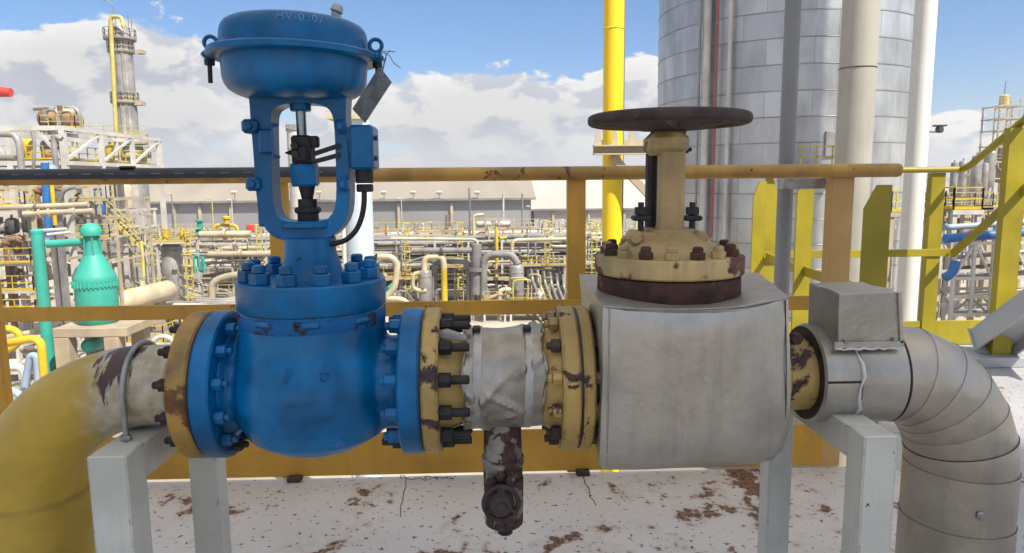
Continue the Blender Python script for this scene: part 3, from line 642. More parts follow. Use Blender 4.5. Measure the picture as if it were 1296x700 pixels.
def ondome(u, v, h):
    """arc length v measured up the case profile, u round it"""
    pr = [(rw+.0005, zt1-.06)]+[q for q in up if q[1] >= zt1-.03][:8]; w_ = v+.060-.0155
    for (r0, z0), (r1, z1) in zip(pr, pr[1:]):
        l_ = math.hypot(r1-r0, z1-z0)
        if w_ <= l_ or (r1, z1) == pr[-1]:
            t = w_/l_; nr, nz = (z1-z0)/l_, -(r1-r0)/l_; r, zz = r0+(r1-r0)*t+nr*(h+.0012), z0+(z1-z0)*t+nz*(h+.0012); break
        w_ -= l_
    a = u/rw+.33; c = Vector((act_x, Y0, aZ)); p = Vector((act_x+r*math.sin(a), Y0-r*math.cos(a), zz))
    return c+T @ (p-c)
text_mesh('tag_number', 'HV-0307', .0205, 'chalk_blue', cv, ondome, .0006, offset=-.0007, spacing=1.12)
# hanging tag plate and wire ends
q = [W(*p, Y0-.03) for p in ((480, 84), (496, 104), (462, 156), (446, 138))]
b = MB(); nrm = (q[1]-q[0]).cross(q[3]-q[0]).normalized()*.0012; b.rings([[p-nrm for p in q], [p+nrm for p in q]])
tg = thing('tag_plate', 'blank grey metal tag plate hanging askew from the blue actuator rim', 'tag', q[0])
b.build('plate', 'tag_metal', tg)
hp = W(483, 93, Y0-.033); MB().torus(hp, .003, .0009, 'Y', 12, 6).build('eyelet', 'bare_steel', tg)
wires = [[(476, 76), (484, 66), (492, 68), (498, 80), (507, 86)], [(478, 70), (486, 64), (496, 66), (500, 65)], [(483, 92), (486, 78), (491, 66), (494, 64)], [(484, 92), (489, 72), (487, 66)]]
b = MB()
for w in wires: b.tube(fillet([W(*p, Y0-.03+rnd.uniform(-.01, .01)) for p in w], .01, 3), .0007, 5)
b.build('wire', 'dark_steel', tg)

# ---- MIDDLE SPOOL: flanges, crumpled jacket, drain valve
xd0, xd1 = AX(531), AX(553)
xg0, xg1 = AX(714), AX(737)
sp_x = W(640, 480, Y0).x
spool = thing('pipe_spool', 'short flanged pipe spool wrapped in crumpled silver jacket between the two valves', 'pipe', (sp_x, Y0, AXZ))
gasket(xc1-.001, xd0+.001, FR-.004, spool)
flange(xd0, xd1, FR, .05, 'flange', 'cream_peeling', spool)
flange(xg0, xg1, FR, .05, 'flange', 'cream_chipped', spool)
MB().lathe([(.108, xd1-.002), (.098, xd1+.02), (.086, xd1+.05), (.084, xd1+.09)], (0, Y0, AXZ), 'X', 40).build('hub', 'cream_chipped', spool)
MB().lathe([(.084, xg0-.07), (.09, xg0-.04), (.100, xg0-.02), (.112, xg0+.002)], (0, Y0, AXZ), 'X', 40).build('hub', 'cream_chipped', spool)
MB().lathe([(.078, xd1+.03), (.079, xg0-.03)], (0, Y0, AXZ), 'X', 40).build('pipe_wall', 'rust_dark', spool)
jx0, jx1 = W(586, 480, Y0-.1).x, W(691, 480, Y0-.1).x
n, mring = 120, 60
cr_ = random.Random(4)
folds = [(cr_.uniform(-PI, PI), cr_.uniform(0, 1), cr_.uniform(-.5, .5), cr_.uniform(.003, .008), cr_.uniform(.10, .22)) for _ in range(26)]
def jr(a, t):
    """crumpled sheet: sharp tent-shaped folds running at odd angles over a soft sag"""
    x = jx0+(jx1-jx0)*t
    r = .100+.006*noise.noise(Vector((x*13, math.cos(a)*1.7, math.sin(a)*1.7)))
    for (fa, ft, sk, am, wd) in folds:
        da = (a-fa+PI) % (2*PI)-PI; u = abs(da*.9+(t-ft)*sk*3)/wd; w_ = abs((t-ft)-da*sk)/.33
        if u < 1 and w_ < 1: r += am*(1-u)*(1-w_*w_)
    if t < .03 or t > .97: r += .003*math.sin(a*9+t*40)
    for st in (.16, .80):
        r = r*(1-math.exp(-((t-st)/.03)**2)*.9)+.099*math.exp(-((t-st)/.03)**2)*.9
    return r
b = MB(); rs = []
for i in range(mring+1):
    t = i/mring; rs.append([Vector((jx0+(jx1-jx0)*t+.004*math.sin(a*5)*(1 if t > .5 else -1)*(abs(t-.5)*2)**6, Y0+jr(a, t)*math.cos(a), AXZ+.004+jr(a, t)*1.0*math.sin(a))) for a in [2*PI*k/n for k in range(n)]])
inner = [[Vector((p.x, Y0+(p.y-Y0)*.975, AXZ+.004+(p.z-AXZ-.004)*.975)) for p in r] for r in rs]
b.rings(rs+inner[::-1], close=True)
jk = b.build('insulation_jacket', 'jacket', spool, smooth=16)
for st in (.16, .80):
    b = MB(); rr_ = []
    for (dt, dr) in ((-.05, -.003), (-.05, .0025), (.05, .0025), (.05, -.003)):
        rr_.append([Vector((jx0+(jx1-jx0)*(st+dt)+.004*math.sin(a), Y0+(jr(a, st)+dr+.001)*math.cos(a), AXZ+.004+(jr(a, st)+dr+.001)*math.sin(a))) for a in [2*PI*k/n for k in range(n)]])
    b.rings(rr_, close=True); o = b.build('strap', 'strap', jk)
    t_ = st; b = MB(); b.box((jx0+(jx1-jx0)*st, Y0-.02, AXZ+jr(PI/2, st)+.008), (.016, .03, .008), bev=.002); b.build('strap_buckle', 'dark_steel', o)
# torn silver flap at the left edge of the jacket
b = MB(); q = [(548, 420), (566, 416), (590, 424), (592, 432), (575, 430), (560, 428)]
top = [W(*p, Y0-.06+.012*math.sin(i*2)) for i, p in enumerate(q)]; b.rings([top, [p+Vector((0, .0016, 0)) for p in top]]); b.build('torn_flap', 'strap', spool)
# drain
add('drain_paint', (0.24, 0.225, 0.20), .6, var=.4, vscale=16, rust=.88, rscale=13, rcol=(.055,.03,.025), bump=.5)
dv = thing('drain_valve', 'rust-caked drain valve with small round handwheel below the silver jacketed spool', 'valve', (W(636, 560, Y0).x, Y0, AXZ-.1))
dx = W(636, 560, Y0).x; dY = Y0-.02
z0, z1 = W(636, 662, dY).z, AXZ-.06
b = MB(); b.cyl((dx, dY, W(636, 600, dY).z), (dx, dY, z1), .040, .037, n=32); b.build('upper_body', 'drain_paint', dv)
b = MB(); b.cyl((dx+.001, dY, z0), (dx+.001, dY, W(636, 602, dY).z), .039, .0405, n=32, bev=.003); b.build('lower_body', 'drain_paint', dv)
b = MB(); b.lathe([(.03, -.007), (.0425, -.007), (.0435, 0), (.0425, .007), (.03, .007)], (dx, dY, W(636, 581, dY).z), 'Z', 32, close=True); b.build('band', 'drain_paint', dv)
hz = W(634, 633, dY-.06).z; hx = W(634, 633, dY-.06).x
b = MB(); b.cyl((hx, dY-.03, hz), (hx, dY-.062, hz), .021, .017, n=20); b.hexn((hx, dY-.066, hz), (hx, dY-.056, hz), .021); b.cyl((hx, dY-.085, hz), (hx, dY-.06, hz), .010, n=16)
b.build('packing_gland', 'rust_dark', dv, smooth=30)
b = MB(); b.torus((hx, dY-.074, hz), .0335, .0048, 'Y', 36, 10)
for k in range(3):
    a = PI/2+k*2*PI/3; b.bar((hx, dY-.074, hz), (hx+.034*math.cos(a), dY-.074, hz+.034*math.sin(a)), .014, .006)
b.cyl((hx, dY-.066, hz), (hx, dY-.090, hz), .025, .019, n=24); b.hexn((hx, dY-.097, hz), (hx, dY-.088, hz), .010); b.build('handwheel', 'rust_dark', dv, smooth=35)
for (px, py) in ((621, 606), (645, 606), (633, 600)):
    p = W(px, py, dY-.04); b = MB(); b.hexn((p.x, dY-.052, p.z), (p.x, dY-.03, p.z), .010); b.build('gland_nut', 'drain_paint', dv, smooth=30)
b = MB(); b.cyl((dx+.003, dY, z0-.022), (dx+.003, dY, z0+.004), .0155, n=20, bev=.002); b.build('drain_plug', 'black_rubber', dv)

# ---- GATE VALVE in its sheet metal box
gv_c = W(845, 480, Y0)
gv = thing('gate_valve', 'rusty handwheel gate valve with its body boxed in grey sheet metal', 'valve', (gv_c.x, Y0, AXZ))
xh0, xh1 = AX(740.5), AX(756)
gasket(xg1-.001, xh0+.001, FR-.004, gv)
flange(xh0, xh1, FR, .05, 'flange', 'cream_chipped', gv)
for a in FA: stud(gv, 0, a, RB, xg0, xh1, 'cream_peeling' if rnd.random() < .8 else 'rust_dark', ends=.008, nut=.0135)
# box: front outline and rear outline lofted through four sections
front = [(763, 387), (800, 389), (850, 390), (900, 389), (945, 386), (974, 381), (999, 375), (1001, 440), (1001, 505), (999, 545), (991, 570), (976, 585), (950, 589), (880, 592), (820, 594), (762, 596), (757, 590), (760, 540), (762, 470)]
rear = [(733, 347), (790, 346), (840, 346), (880, 346), (915, 346), (935, 346), (960, 346), (962, 400), (962, 450), (960, 490), (955, 515), (942, 528), (920, 531), (870, 533), (810, 535), (752, 538), (748, 530), (742, 480), (738, 420)]
YF, YR = 1.24, 1.565
fp = [W(*p, YF) for p in front]
rp = [W(*p, YR) for p in rear]
def sub(l, k=3):
    o = []
    for i in range(len(l)):
        a, c = l[i], l[(i+1) % len(l)]
        for j in range(k): o.append(a.lerp(c, j/k))
    return o
fp, rp = sub(fp), sub(rp)
cenF = sum(fp, Vector())/len(fp)
def sec(t, k=1.0, y=None):
    o = []
    for a, c in zip(fp, rp):
        p = a.lerp(c, t); ce = cenF.lerp(sum(rp, Vector())/len(rp), t); q = ce+(p-ce)*k; q.y = (YF+(YR-YF)*t) if y is None else y
        nz = .0035*noise.noise(Vector((q.x*9, t*3, q.z*9))); q.x += nz; q.z += nz
        o.append(q)
    return o
b = MB()
fx0, fx1, fz0, fz1 = min(p.x for p in fp), max(p.x for p in fp), min(p.z for p in fp), max(p.z for p in fp)
def bulge(p):
    u, v_ = abs(2*(p.x-fx0)/(fx1-fx0)-1), abs(2*(p.z-fz0)/(fz1-fz0)-1); return .028*max(0, 1-u**2.2)*max(0, 1-v_**8)
secs = [sec(1.0, .97), sec(1.0), sec(.75), sec(.5), sec(.25), sec(.06), sec(0.0, .992)]
for k in (.96, .88, .76, .62, .48, .34, .2, .08):            # slightly pillowed front sheet with shallow dents
    s_ = sec(0.0, k)
    for p in s_: p.y = YF-bulge(p)+.004*noise.noise(Vector((p.x*11, 7.7, p.z*7)))+.0025*noise.noise(Vector((p.x*30, 2.2, p.z*9)))
    secs.append(s_)
b.rings(secs); ib = b.build('insulation_box', 'clad', gv, smooth=32)
# overlapped seams and lips of the box
def bead(pts, r, nm='box_seam', m='clad_plain', par=ib): return MB().tube(fillet([W(*p) for p in pts], .03, 5), r, 6).build(nm, m, par)
bead([(994, 380, YF-.004), (995, 450, YF-.006), (995, 520, YF-.006), (990, 556, YF-.004), (978, 580, YF-.002)], .0010, m='dark_steel')
bead([(771, 391, YF-.004), (770, 470, YF-.006), (768, 590, YF-.004)], .0016, m='zinc')
bead([(764, 388, YF-.001), (800, 391, YF-.006), (850, 392, YF-.006), (900, 391, YF-.006), (945, 388, YF-.005), (998, 377, YF)], .0018, m='zinc')
bx = W(845, 370, Y0).x
zl0, zl1, zl2 = W(845, 385, 1.262).z-.006, W(845, 358, 1.262).z, W(845, 331, 1.262).z
b = MB(); b.lathe([(.04, zl0), (.139, zl0), (.141, zl0+.003), (.140, zl1-.002), (.137, zl1), (.04, zl1)], (bx, Y0, 0), 'Z', 64, close=True); b.build('bonnet_flange', 'rust_brown', gv)
add('cream_rust_run', (0.42, 0.31, 0.13), 0.5, var=0.35, vscale=8, rust=0.55, rscale=10, rcol=(0.11, 0.05, 0.03), streak=0.7, bump=0.3)
b = MB(); b.lathe([(.04, zl1+.002), (.143, zl1+.002), (.146, zl1+.005), (.146, zl2-.004), (.143, zl2), (.10, zl2+.001), (.04, zl2+.001)], (bx, Y0, 0), 'Z', 64, close=True); b.build('bonnet_flange', 'cream_rust_run', gv)
for k in range(16):
    vstud(gv, (bx, Y0), PI/16+k*PI/8, .122, zl2-.001, zl2+.024, 'cream_rust_run' if k % 2 else 'rust_brown', nut=.014)
zq = lambda py: W(845, py, Y0).z
b = MB(); b.lathe([(.03, zl2-.002), (.105, zl2-.002), (.098, zl2+.012), (.080, zl2+.026), (.062, zl2+.040), (.055, zq(292)), (.052, zq(288)), (.03, zq(288))], (bx, Y0, 0), 'Z', 48, close=True); b.build('bonnet', 'cream_yellow', gv, smooth=60)
# gland bolts either side, on lugs
for s, px in ((-1, 811), (1, 876)):
    p = W(px, 280, Y0-.03)
    b = MB(); q = W(px-s*-8, 300, Y0-.03); b.cyl((q.x, Y0-.05, q.z), (q.x, Y0+.0, q.z), .0135, n=20, bev=.003); b.bar((q.x, Y0-.025, q.z), (bx, Y0-.025, q.z-.006), .04, .026); b.build('lug', 'cream_yellow', gv)
    b = MB(); b.cyl((p.x, Y0-.03, W(px, 302, Y0-.03).z), (p.x, Y0-.03, W(px, 256, Y0-.03).z), .0058, n=10); b.hexn((p.x, Y0-.03, W(px, 272, Y0-.03).z), (p.x, Y0-.03, W(px, 262, Y0-.03).z), .013); b.box((p.x, Y0-.03, W(px, 276, Y0-.03).z), (.034, .03, .010), bev=.003)
    b.build('gland_bolt', 'dark_steel', gv, smooth=30)
# yoke: two arms and top nut
xl, xr = W(834, 240, Y0-.03).x, W(866, 240, Y0-.03).x
zy0, zy1 = zq(302), zq(190)
b = MB(); b.rings([[Vector((xl-.006-.0*k, Y0-.042, z)), Vector((xr+.004, Y0-.042, z)), Vector((xr+.006, Y0+.004, z)), Vector((xl-.008, Y0+.004, z))] if k == 0 else [Vector((xl, Y0-.040, z)), Vector((xr, Y0-.040, z)), Vector((xr, Y0-.008, z)), Vector((xl, Y0-.008, z))] for k, z in ((0, zy0-.02), (0, zy0), (1, zy0+.03), (1, zy1), (1, zy1+.012))]); b.build('yoke_arm', 'cream_yellow', gv, bevel=.005)
b = MB(); b.box(((xl+xr)/2-.012, Y0+.034, (zy0+zy1)/2), (.046, .034, zy1-zy0), bev=.006); b.build('yoke_arm', 'rust_dark', gv)
b = MB(); xm = (xl+xr)/2-.006; b.cyl((xm, Y0, zq(292)), (xm, Y0, zq(160)), .016, n=20)
for k in range(26): b.torus((xm, Y0, zq(290)+k*.0064), .0165, .0022, 'Z', 16, 5)
b.build('stem', 'dark_steel', gv)
b = MB(); b.box((W(842, 183, Y0).x, Y0-.004, (zq(197)+zq(168))/2), (.075, .086, zq(168)-zq(197)), bev=.012); b.build('yoke_head', 'cream_rust_run', gv)
q = W(869, 189, Y0-.03); b = MB(); b.hexn((q.x-.004, Y0-.02, q.z), (q.x+.006, Y0-.02, q.z), .008); b.cyl((q.x, Y0-.02, q.z), (q.x+.012, Y0-.02, q.z), .004, n=8); b.build('grease_nipple', 'dark_steel', gv, smooth=30)
# handwheel
wc = W(846, 152, Y0); wr = .139
hw = MB(); prof = []
for k in range(20):
    a = 2*PI*k/20; ca, sa = math.cos(a), math.sin(a)
    prof.append((wr+.0175*math.copysign(abs(ca)**.8, ca), .0118*math.copysign(abs(sa)**.7, sa)))
hw.lathe(prof, wc, 'Z', 72, close=True)
for k in range(5):
    a = .5+k*2*PI/5; d = Vector((math.cos(a), math.sin(a), 0)); hw.rings([[wc+d*r+Vector((-d.y, d.x, 0))*(sx_*w)+Vector((0, 0, z_+dz)) for (sx_, z_) in ((-1, -.008), (1, -.008), (1, .008), (-1, .008))] for (r, w, dz) in ((.02, .026, -.012), (.07, .021, -.010), (.12, .02, -.004), (wr, .026, 0))])
hw.cyl(wc+Vector((0, 0, -.030)), wc+Vector((0, 0, .010)), .034, n=24, bev=.004); hw.hexn(wc+Vector((0, 0, .008)), wc+Vector((0, 0, .022)), .024)
hw.build('handwheel', 'rust_dark', gv, smooth=40)

# ---- RIGHT insulated elbow
ie = thing('insulated_elbow', 'grey clad insulated pipe elbow with folded sheet box turning down through the deck', 'pipe', (W(1100, 475, Y0).x, Y0, AXZ))
xn0 = W(1000, 472, Y0-.08).x; xn1 = W(1046, 472, Y0-.08).x
MB().lathe([(.072, xn0-.02), (.074, xn1+.06)], (0, Y0, AXZ-.002), 'X', 40).build('bare_pipe', 'cream_peeling', ie)
b = MB(); b.cyl((xn0-.012, Y0, AXZ), (xn0+.004, Y0, AXZ), .085, n=40); b.build('bare_collar', 'cream_chipped', ie)
q = W(1004, 427, Y0-.07); MB().hexn((q.x, Y0-.09, q.z), (q.x, Y0-.07, q.z), .012).build('loose_nut', 'rust_brown', ie, smooth=30)
xk0, xk1, xk2 = W(1046, 470, Y0-.09).x, W(1090, 470, Y0-.09).x, W(1150, 470, Y0-.09).x
rc = .098
azr = AXZ+.001
MB().lathe([(.070, xk0-.0), (rc-.004, xk0-.004), (rc+.002, xk0), (rc+.002, xk1), (rc-.003, xk1+.001), (.070, xk1+.001)], (0, Y0, azr), 'X', 56, close=True).build('end_sleeve', 'clad', ie)
MB().lathe([(.071, xk0+.002), (rc-.006, xk0-.0055), (rc-.003, xk0-.0065), (.071, xk0-.004)], (0, Y0, azr), 'X', 48, close=True).build('end_seal', 'black_rubber', ie)
MB().lathe([(.07, xk1), (rc+.004, xk1), (rc+.004, xk2-.002), (.07, xk2-.002)], (0, Y0, azr), 'X', 56, close=True).build('clad_sleeve', 'clad_plain', ie)
MB().torus((xk2+.001, Y0, azr), rc+.0022, .0028, 'X', 56, 8).build('seam_ring', 'black_rubber', ie)
# horizontal lap seam and white sealant runs on the sleeve
zsm = W(1065, 484, Y0-.1).z; aa = math.asin(max(-1, min(1, (zsm-azr)/rc)))
MB().box(((xk0+xk1)/2, Y0-(rc+.0025)*math.cos(aa), zsm), (xk1-xk0, .003, .004)).build('lap_seam', 'dark_steel', ie)
add('sealant', (0.62, 0.61, 0.60), .6, var=.2, bump=.2)
b = MB(); pts = []
for k in range(10):
    a = R(75-k*13); pts.append(Vector((xk1-.002+.005*math.sin(k*1.7), Y0-(rc+.0035)*math.cos(a), azr+(rc+.0035)*math.sin(a))))
b.tube(pts, .003, 6, rads=[.0015+.003*abs(math.sin(k*2.1)) for k in range(10)]); b.build('sealant_bead', 'sealant', ie)
# box on top: tapered folded sheet
zb_, ztp = W(1085, 437, Y0-.085).z, W(1085, 369, Y0-.085).z
xl_, xr_ = W(1062, 400, Y0-.085).x, W(1137, 400, Y0-.085).x
f_ = [(xl_, zb_), (xr_+.008, zb_), (xr_-.004, ztp), (xl_-.002, ztp)]
def boxsec(y, k):
    o = []
    for i, (x, z) in enumerate(f_): o.append(Vector((x-(y-(Y0-.085))*.06, y, z+(.009*noise.noise(Vector((x*22, y*30, z))) if z > zb_+.01 else 0))))
    return o
b = MB(); b.rings([boxsec(Y0-.085, 1), boxsec(Y0-.05, 1), boxsec(Y0-.01, 1), boxsec(Y0+.03, 1)]); tb = b.build('sheet_box', 'clad_plain', ie, bevel=.002)
b = MB(); b.box(((xl_+xr_)/2+.002, Y0-.088, zb_+.002), (xr_-xl_+.02, .004, .012)); b.build('box_lip', 'clad', tb)
b = MB(); b.bar((xr_+.008, Y0-.088, zb_+.004), (xr_-.003, Y0-.088, ztp-.002), .006, .004); b.build('box_lip', 'clad', tb)
pts = [Vector((xl_-.008+(xr_-xl_+.018)*k/14, Y0-.0905, zb_-.006+.0015*math.sin(k*2.3))) for k in range(15)]; MB().tube(pts, .002, 6, rads=[.001+.0018*abs(math.sin(k*1.7)) for k in range(15)]).build('sealant_bead', 'sealant', ie)
for (px, py) in ((1070, 433), (1132, 430)):
    q = W(px, py, Y0-.09); MB().cyl((q.x, Y0-.093, q.z), (q.x, Y0-.089, q.z), .0035, n=10).build('rivet', 'zinc', tb)
# lobster-back elbow of mitred gores
xs, xv = xk2, W(1212, 620, Y0).x; dz_ = .205
pts = [Vector((xs+(xv-xs)*math.sin(PI/2*k/6), Y0, azr-dz_*(1-math.cos(PI/2*k/6)))) for k in range(7)]
def goring(i, rr, dn):
    p = pts[i]; a = PI/2*i/6; n_ = Vector(((xv-xs)*math.cos(a), 0, -dz_*math.sin(a))).normalized()
    up = Vector((0, 1, 0)).cross(n_); return [p+n_*dn+up*(rr*math.cos(t))+Vector((0, 1, 0))*(rr*math.sin(t)) for t in [2*PI*k/56 for k in range(56)]]
rads = [rc, .099, .1005, .102, .103, .1045, .1055]
for i in range(6):
    b = MB(); b.rings([goring(i, rads[i]+.0004, -.001 if i else 0), goring(i, rads[i]+.0006, .0006), goring(i+1, rads[i+1]-.0002, -.0006), goring(i+1, rads[i+1]-.0008, .001)], cap=False)
    b.build('clad_gore', 'clad_warm', ie, smooth=50)
for i in (5,):
    r_ = goring(i, rads[i]+.0008, -.002); MB().tube(r_+[r_[0]], .0008, 5).build('seam_ring', 'dark_steel', ie)
zc_ = azr-dz_
MB().cyl((xv, Y0, zc_+.002), (xv, Y0, zc_-.115), .1065, .1065, n=56, cap=False).build('clad_sleeve', 'clad_warm', ie)
MB().cyl((xv, Y0, zc_-.112), (xv, Y0, -.0), .108, .108, n=56, cap=False).build('clad_sleeve', 'clad_warm', ie)
q = W(1238, 651, Y0-.1); b = MB(); b.box((q.x, Y0-.106, q.z), (.014, .010, .016), bev=.003); b.bar((q.x, Y0-.109, q.z), (q.x+.05, Y0-.09, q.z+.004), .004, .003); b.build('clip', 'zinc', ie)
q = W(1104, 520, Y0-.1); b = MB(); b.lathe([(0, -.008), (.010, -.006), (.013, 0), (.010, .006), (0, .008)], (q.x, Y0-.075, q.z), 'Y', 16); b.build('pull_knob', 'dark_steel', ie)

# ---- pipe supports (white portal frames standing on the deck)
def support(px_f, px_r, py_top, label, yf, yr, wf, xoff=0, lean=None):
    xf = W(px_f, py_top, yf).x; zt_ = W(px_f, py_top, yf).z
    t = thing('pipe_support', label, 'pipe support', (xf, (yf+yr)/2, 0))
    w = wf
    b = MB(); b.box((xf, yf+w/2, (zt_-.0)/2), (w, w, zt_), bev=.003); b.build('leg', 'white_steel', t)
    b = MB(); b.box((xf, yr-w/2, (zt_-w)/2), (w*.92, w*.9, zt_-w-.002), bev=.003); b.build('leg', 'white_steel', t)
    b = MB(); b.box((xf, (yf+w+.002+yr)/2, zt_-w/2-.001), (w*.97, yr-yf-w-.002, w), bev=.002); b.build('cross_beam', 'white_steel', t)
    for y in (yf+w/2, yr-w/2):
        b = MB(); b.box((xf, y, .005), (w*1.7, w*1.7, .01), bev=.002); b.build('base_plate', 'white_steel', t)
    return t, xf, zt_
ls, lx, lz = support(134, 0, 578, 'white steel pipe support with U bolt under the yellow elbow', 1.235, 1.70, .070)
pz = lz
ub = []
for k in range(25):
    a = PI*k/24; ub.append(Vector((lx-.004, Y0-.0845*math.cos(a), AXZ+.0845*math.sin(a))))
ub = [Vector((lx-.004, Y0-.0845, lz-.01))]+ub+[Vector((lx-.004, Y0+.0845, lz-.01))]
b = MB(); b.tube(ub, .0055, 10); b.hexn((lx-.004, Y0-.0845, lz), (lx-.004, Y0-.0845, lz+.010), .010); b.build('u_bolt', 'zinc', ls)
rs_, rx, rz = support(1116, 0, 552, 'white steel pipe support under the grey clad elbow', 1.20, 1.68, .062)
SDX, SDY, SHP = math.sin(R(138)), math.cos(R(138)), 35.0
add('pale_shell', (0.50, 0.57, 0.63), 0.45, var=0.1, vscale=.5, bump=0)
add('pipe_pale', (0.36, 0.365, 0.37), 0.5, metal=0.2, var=0.12, vscale=3, bump=0.1)
# ================================================================== STAIR LANDING, TALL PIPES, SILO
LX, LY = 1.535, 4.45
lr = thing('landing_guardrail', 'lime yellow guardrail of the landing, with flat chamfered posts and its own toe plate', 'railing', (LX, LY, 0))
ltz = W(1160, 215, LY).z; lmz = W(1090, 321, LY).z
xr_end = W(1216, 214, LY).x; xl_end = W(957, 300, LY).x
MB().cyl((xl_end, LY, ltz), (xr_end, LY, ltz), .019, n=16).build('top_rail', 'rail_lime', lr)
b = MB(); b.box(((xl_end+xr_end)/2, LY, lmz), (xr_end-xl_end, .012, .048), bev=.002); b.build('mid_rail', 'rail_lime', lr)
b = MB(); b.box(((xl_end+xr_end)/2+.15, LY+.02, .085), (xr_end-xl_end+.3, .01, .16), bev=.002); b.build('toe_plate', 'rail_lime', lr)
def flatpost(x, y, w, ztop, dirx=1, along='x', m='rail_lime'):
    b = MB(); c = w*.45
    pr = [(-w/2, 0), (w/2, 0), (w/2, ztop), (-w/2+c, ztop), (-w/2, ztop-.10)]
    pr = [(dirx*u, v) for u, v in pr]
    if along == 'x': b.prism(pr, None, y-.006, y+.006, lambda u, v, yy: Vector((x+u, yy, v)))
    else: b.prism(pr, None, x-.006, x+.006, lambda u, v, yy: Vector((yy, y+u, v)))
    return b
x = W(1183, 310, LY).x; b = MB(); b.box((x, LY+.03, ltz/2-.01), (.09, .05, ltz-.02), bev=.002); b.build('post', 'rail_lime', lr)
x0 = W(958, 300, LY).x; x1 = W(976, 300, LY).x
flatpost(x0, LY-.02, .082, ltz-.06).build('post', 'rail_lime', lr); flatpost(x1+.004, LY+.03, .082, ltz-.04, -1).build('post', 'rail_lime', lr)
Yb = 3.73; x = W(1017, 300, Yb).x; flatpost(x, Yb, .09, ltz-.02).build('post', 'rail_lime', lr)
Yc = 3.0; x = W(1108, 300, Yc).x; b = flatpost(x, Yc, .115, ltz-.075); b.box((x+.052, Yc+.03, (ltz-.08)/2), (.012, .05, ltz-.08), bev=.002); b.build('post', 'rail_lime', lr)
b = MB(); b.bar((W(962, 322, LY).x+.03, LY-.03, lmz-.01), (W(1017, 300, Yb).x-.0, Yb+.01, lmz-.01), .010, .05); b.build('side_rail', 'rail_lime', lr)
b = MB(); b.bar((W(1017, 300, Yb).x+.01, Yb-.01, lmz-.01), (W(1108, 300, Yc).x-.03, Yc+.01, lmz-.01), .010, .05); b.build('side_rail', 'rail_lime', lr)

A0, A1 = W(1252, 444, 4.05), W(1350, 366, 3.7); A0.z = max(A0.z, .1)
st = thing('diagonal_beam', 'grey steel beam rising at a slant from the landing floor below the lime handrail', 'beam', A0)
dirn = (A1-A0).normalized(); ex = A1+dirn*1.0; upv = dirn.cross(Vector((0, 1, 0))).cross(dirn)
upv = Vector((0, 1, 0)).cross(dirn).normalized()*-1
if upv.z < 0: upv = -upv
MB().bar(A0, ex, .014, .19, up=upv).build('web', 'pipe_pale', st)
for sg in (-1, 1): MB().bar(A0+upv*.102*sg, ex+upv*.102*sg, .15, .013, up=upv).build('flange', 'pipe_pale', st)
b = MB(); b.bar(A0-dirn*.012, A0, .17, .235, up=upv); b.build('end_plate', 'pipe_pale', st)
b = MB(); b.box((A0.x-.02, 4.05, .03), (.36, .3, .06), bev=.004); b.build('base_plate', 'pipe_pale', st)
H0, H1 = Vector((xr_end, LY, ltz)), W(1325, 128, 3.85)
hr = thing('stair_handrail', 'lime yellow sloping handrail with middle rail rising above the grey slanting beam', 'handrail', H0)
MB().tube(fillet([H0+Vector((.001, 0, 0)), W(1226, 211, 4.38), H1, H1+(H1-W(1226, 211, 4.38))*.5], .06, 4), .021, 14).build('top_rail', 'rail_lime', hr)
m0, m1 = W(1205, 322, LY-.03), W(1322, 217, 3.85)
b = MB(); b.bar(Vector((xr_end-.02, LY-.02, lmz)), m0+Vector((.02, 0, .003)), .012, .046); b.bar(m0, m1+(m1-m0)*.4, .012, .05); b.build('mid_rail', 'rail_lime', hr)
q0, q1 = W(1262, 440, 3.95), W(1284, 168, 4.02)
b = MB(); b.bar(Vector((q1.x, 4.0, .02)), Vector((q1.x, 4.0, W(1284, 162, 4.0).z)), .115, .05, up=(0, 1, 0)); b.build('post', 'rail_lime', hr)

# tall pipes outside the railing
def vpipe(name, label, px0, py0, px1, Y, r, m, ztop, seams=(), zbot=-14):
    x = W((px0+px1)/2, py0, Y).x
    t = thing(name, label, 'pipe', (x, Y, zbot))
    MB().cyl((x, Y, zbot), (x, Y, ztop), r, n=40).build('pipe', m, t)
    for py in seams:
        z = W((px0+px1)/2, py, Y).z; MB().torus((x, Y, z), r+.0005, .004, 'Z', 40, 6).build('weld_seam', 'rust_brown' if m == 'pipe_clad' else m, t)
    return t, x
yp, ypx = vpipe('upright_pipe', 'bright yellow upright pipe rising from the plant behind the handwheel valve', 763, 150, 788.5, 5.0, 12.6*S(775, 200, 5), 'pipe_yellow', 9.0, (37,))
for dx_ in (14.5,):
    MB().bar((ypx+.071, 5.0, -14), (ypx+.071, 5.0, 9), .012, .02).build('edge_strip', 'p_grey', yp)
gp, gpx = vpipe('upright_pipe', 'slender dark grey upright pipe clamped beside the rail end', 979, 300, 1004, 2.78, 9.6*S(990, 250, 2.78), 'pipe_grey', 4.5)
z = W(1000, 232, 2.72).z
b = MB(); b.box((W(1020, 232, 2.7).x, 2.68, z), (W(1052, 232, 2.7).x-W(984, 232, 2.7).x, .05, .042), bev=.003); b.build('clamp_arm', 'zinc', gp)
MB().torus((gpx, 2.78, z+.012), 10.2*S(990, 250, 2.78), .004, 'Z', 32, 8).build('clamp_ring', 'zinc', gp)
cp, cpx = vpipe('upright_pipe', 'thick pale grey clad upright pipe with one rusty joint, in front of the silo', 1054, 200, 1105, 5.4, 21.5*S(1085, 200, 5.4), 'pipe_clad', 10, (87,))
wp, wpx = vpipe('upright_pipe', 'white upright pipe standing past the silo edge by the lime handrail', 1143, 200, 1176, 5.6, 12.6*S(1165, 200, 5.6), 'pipe_white', 10)
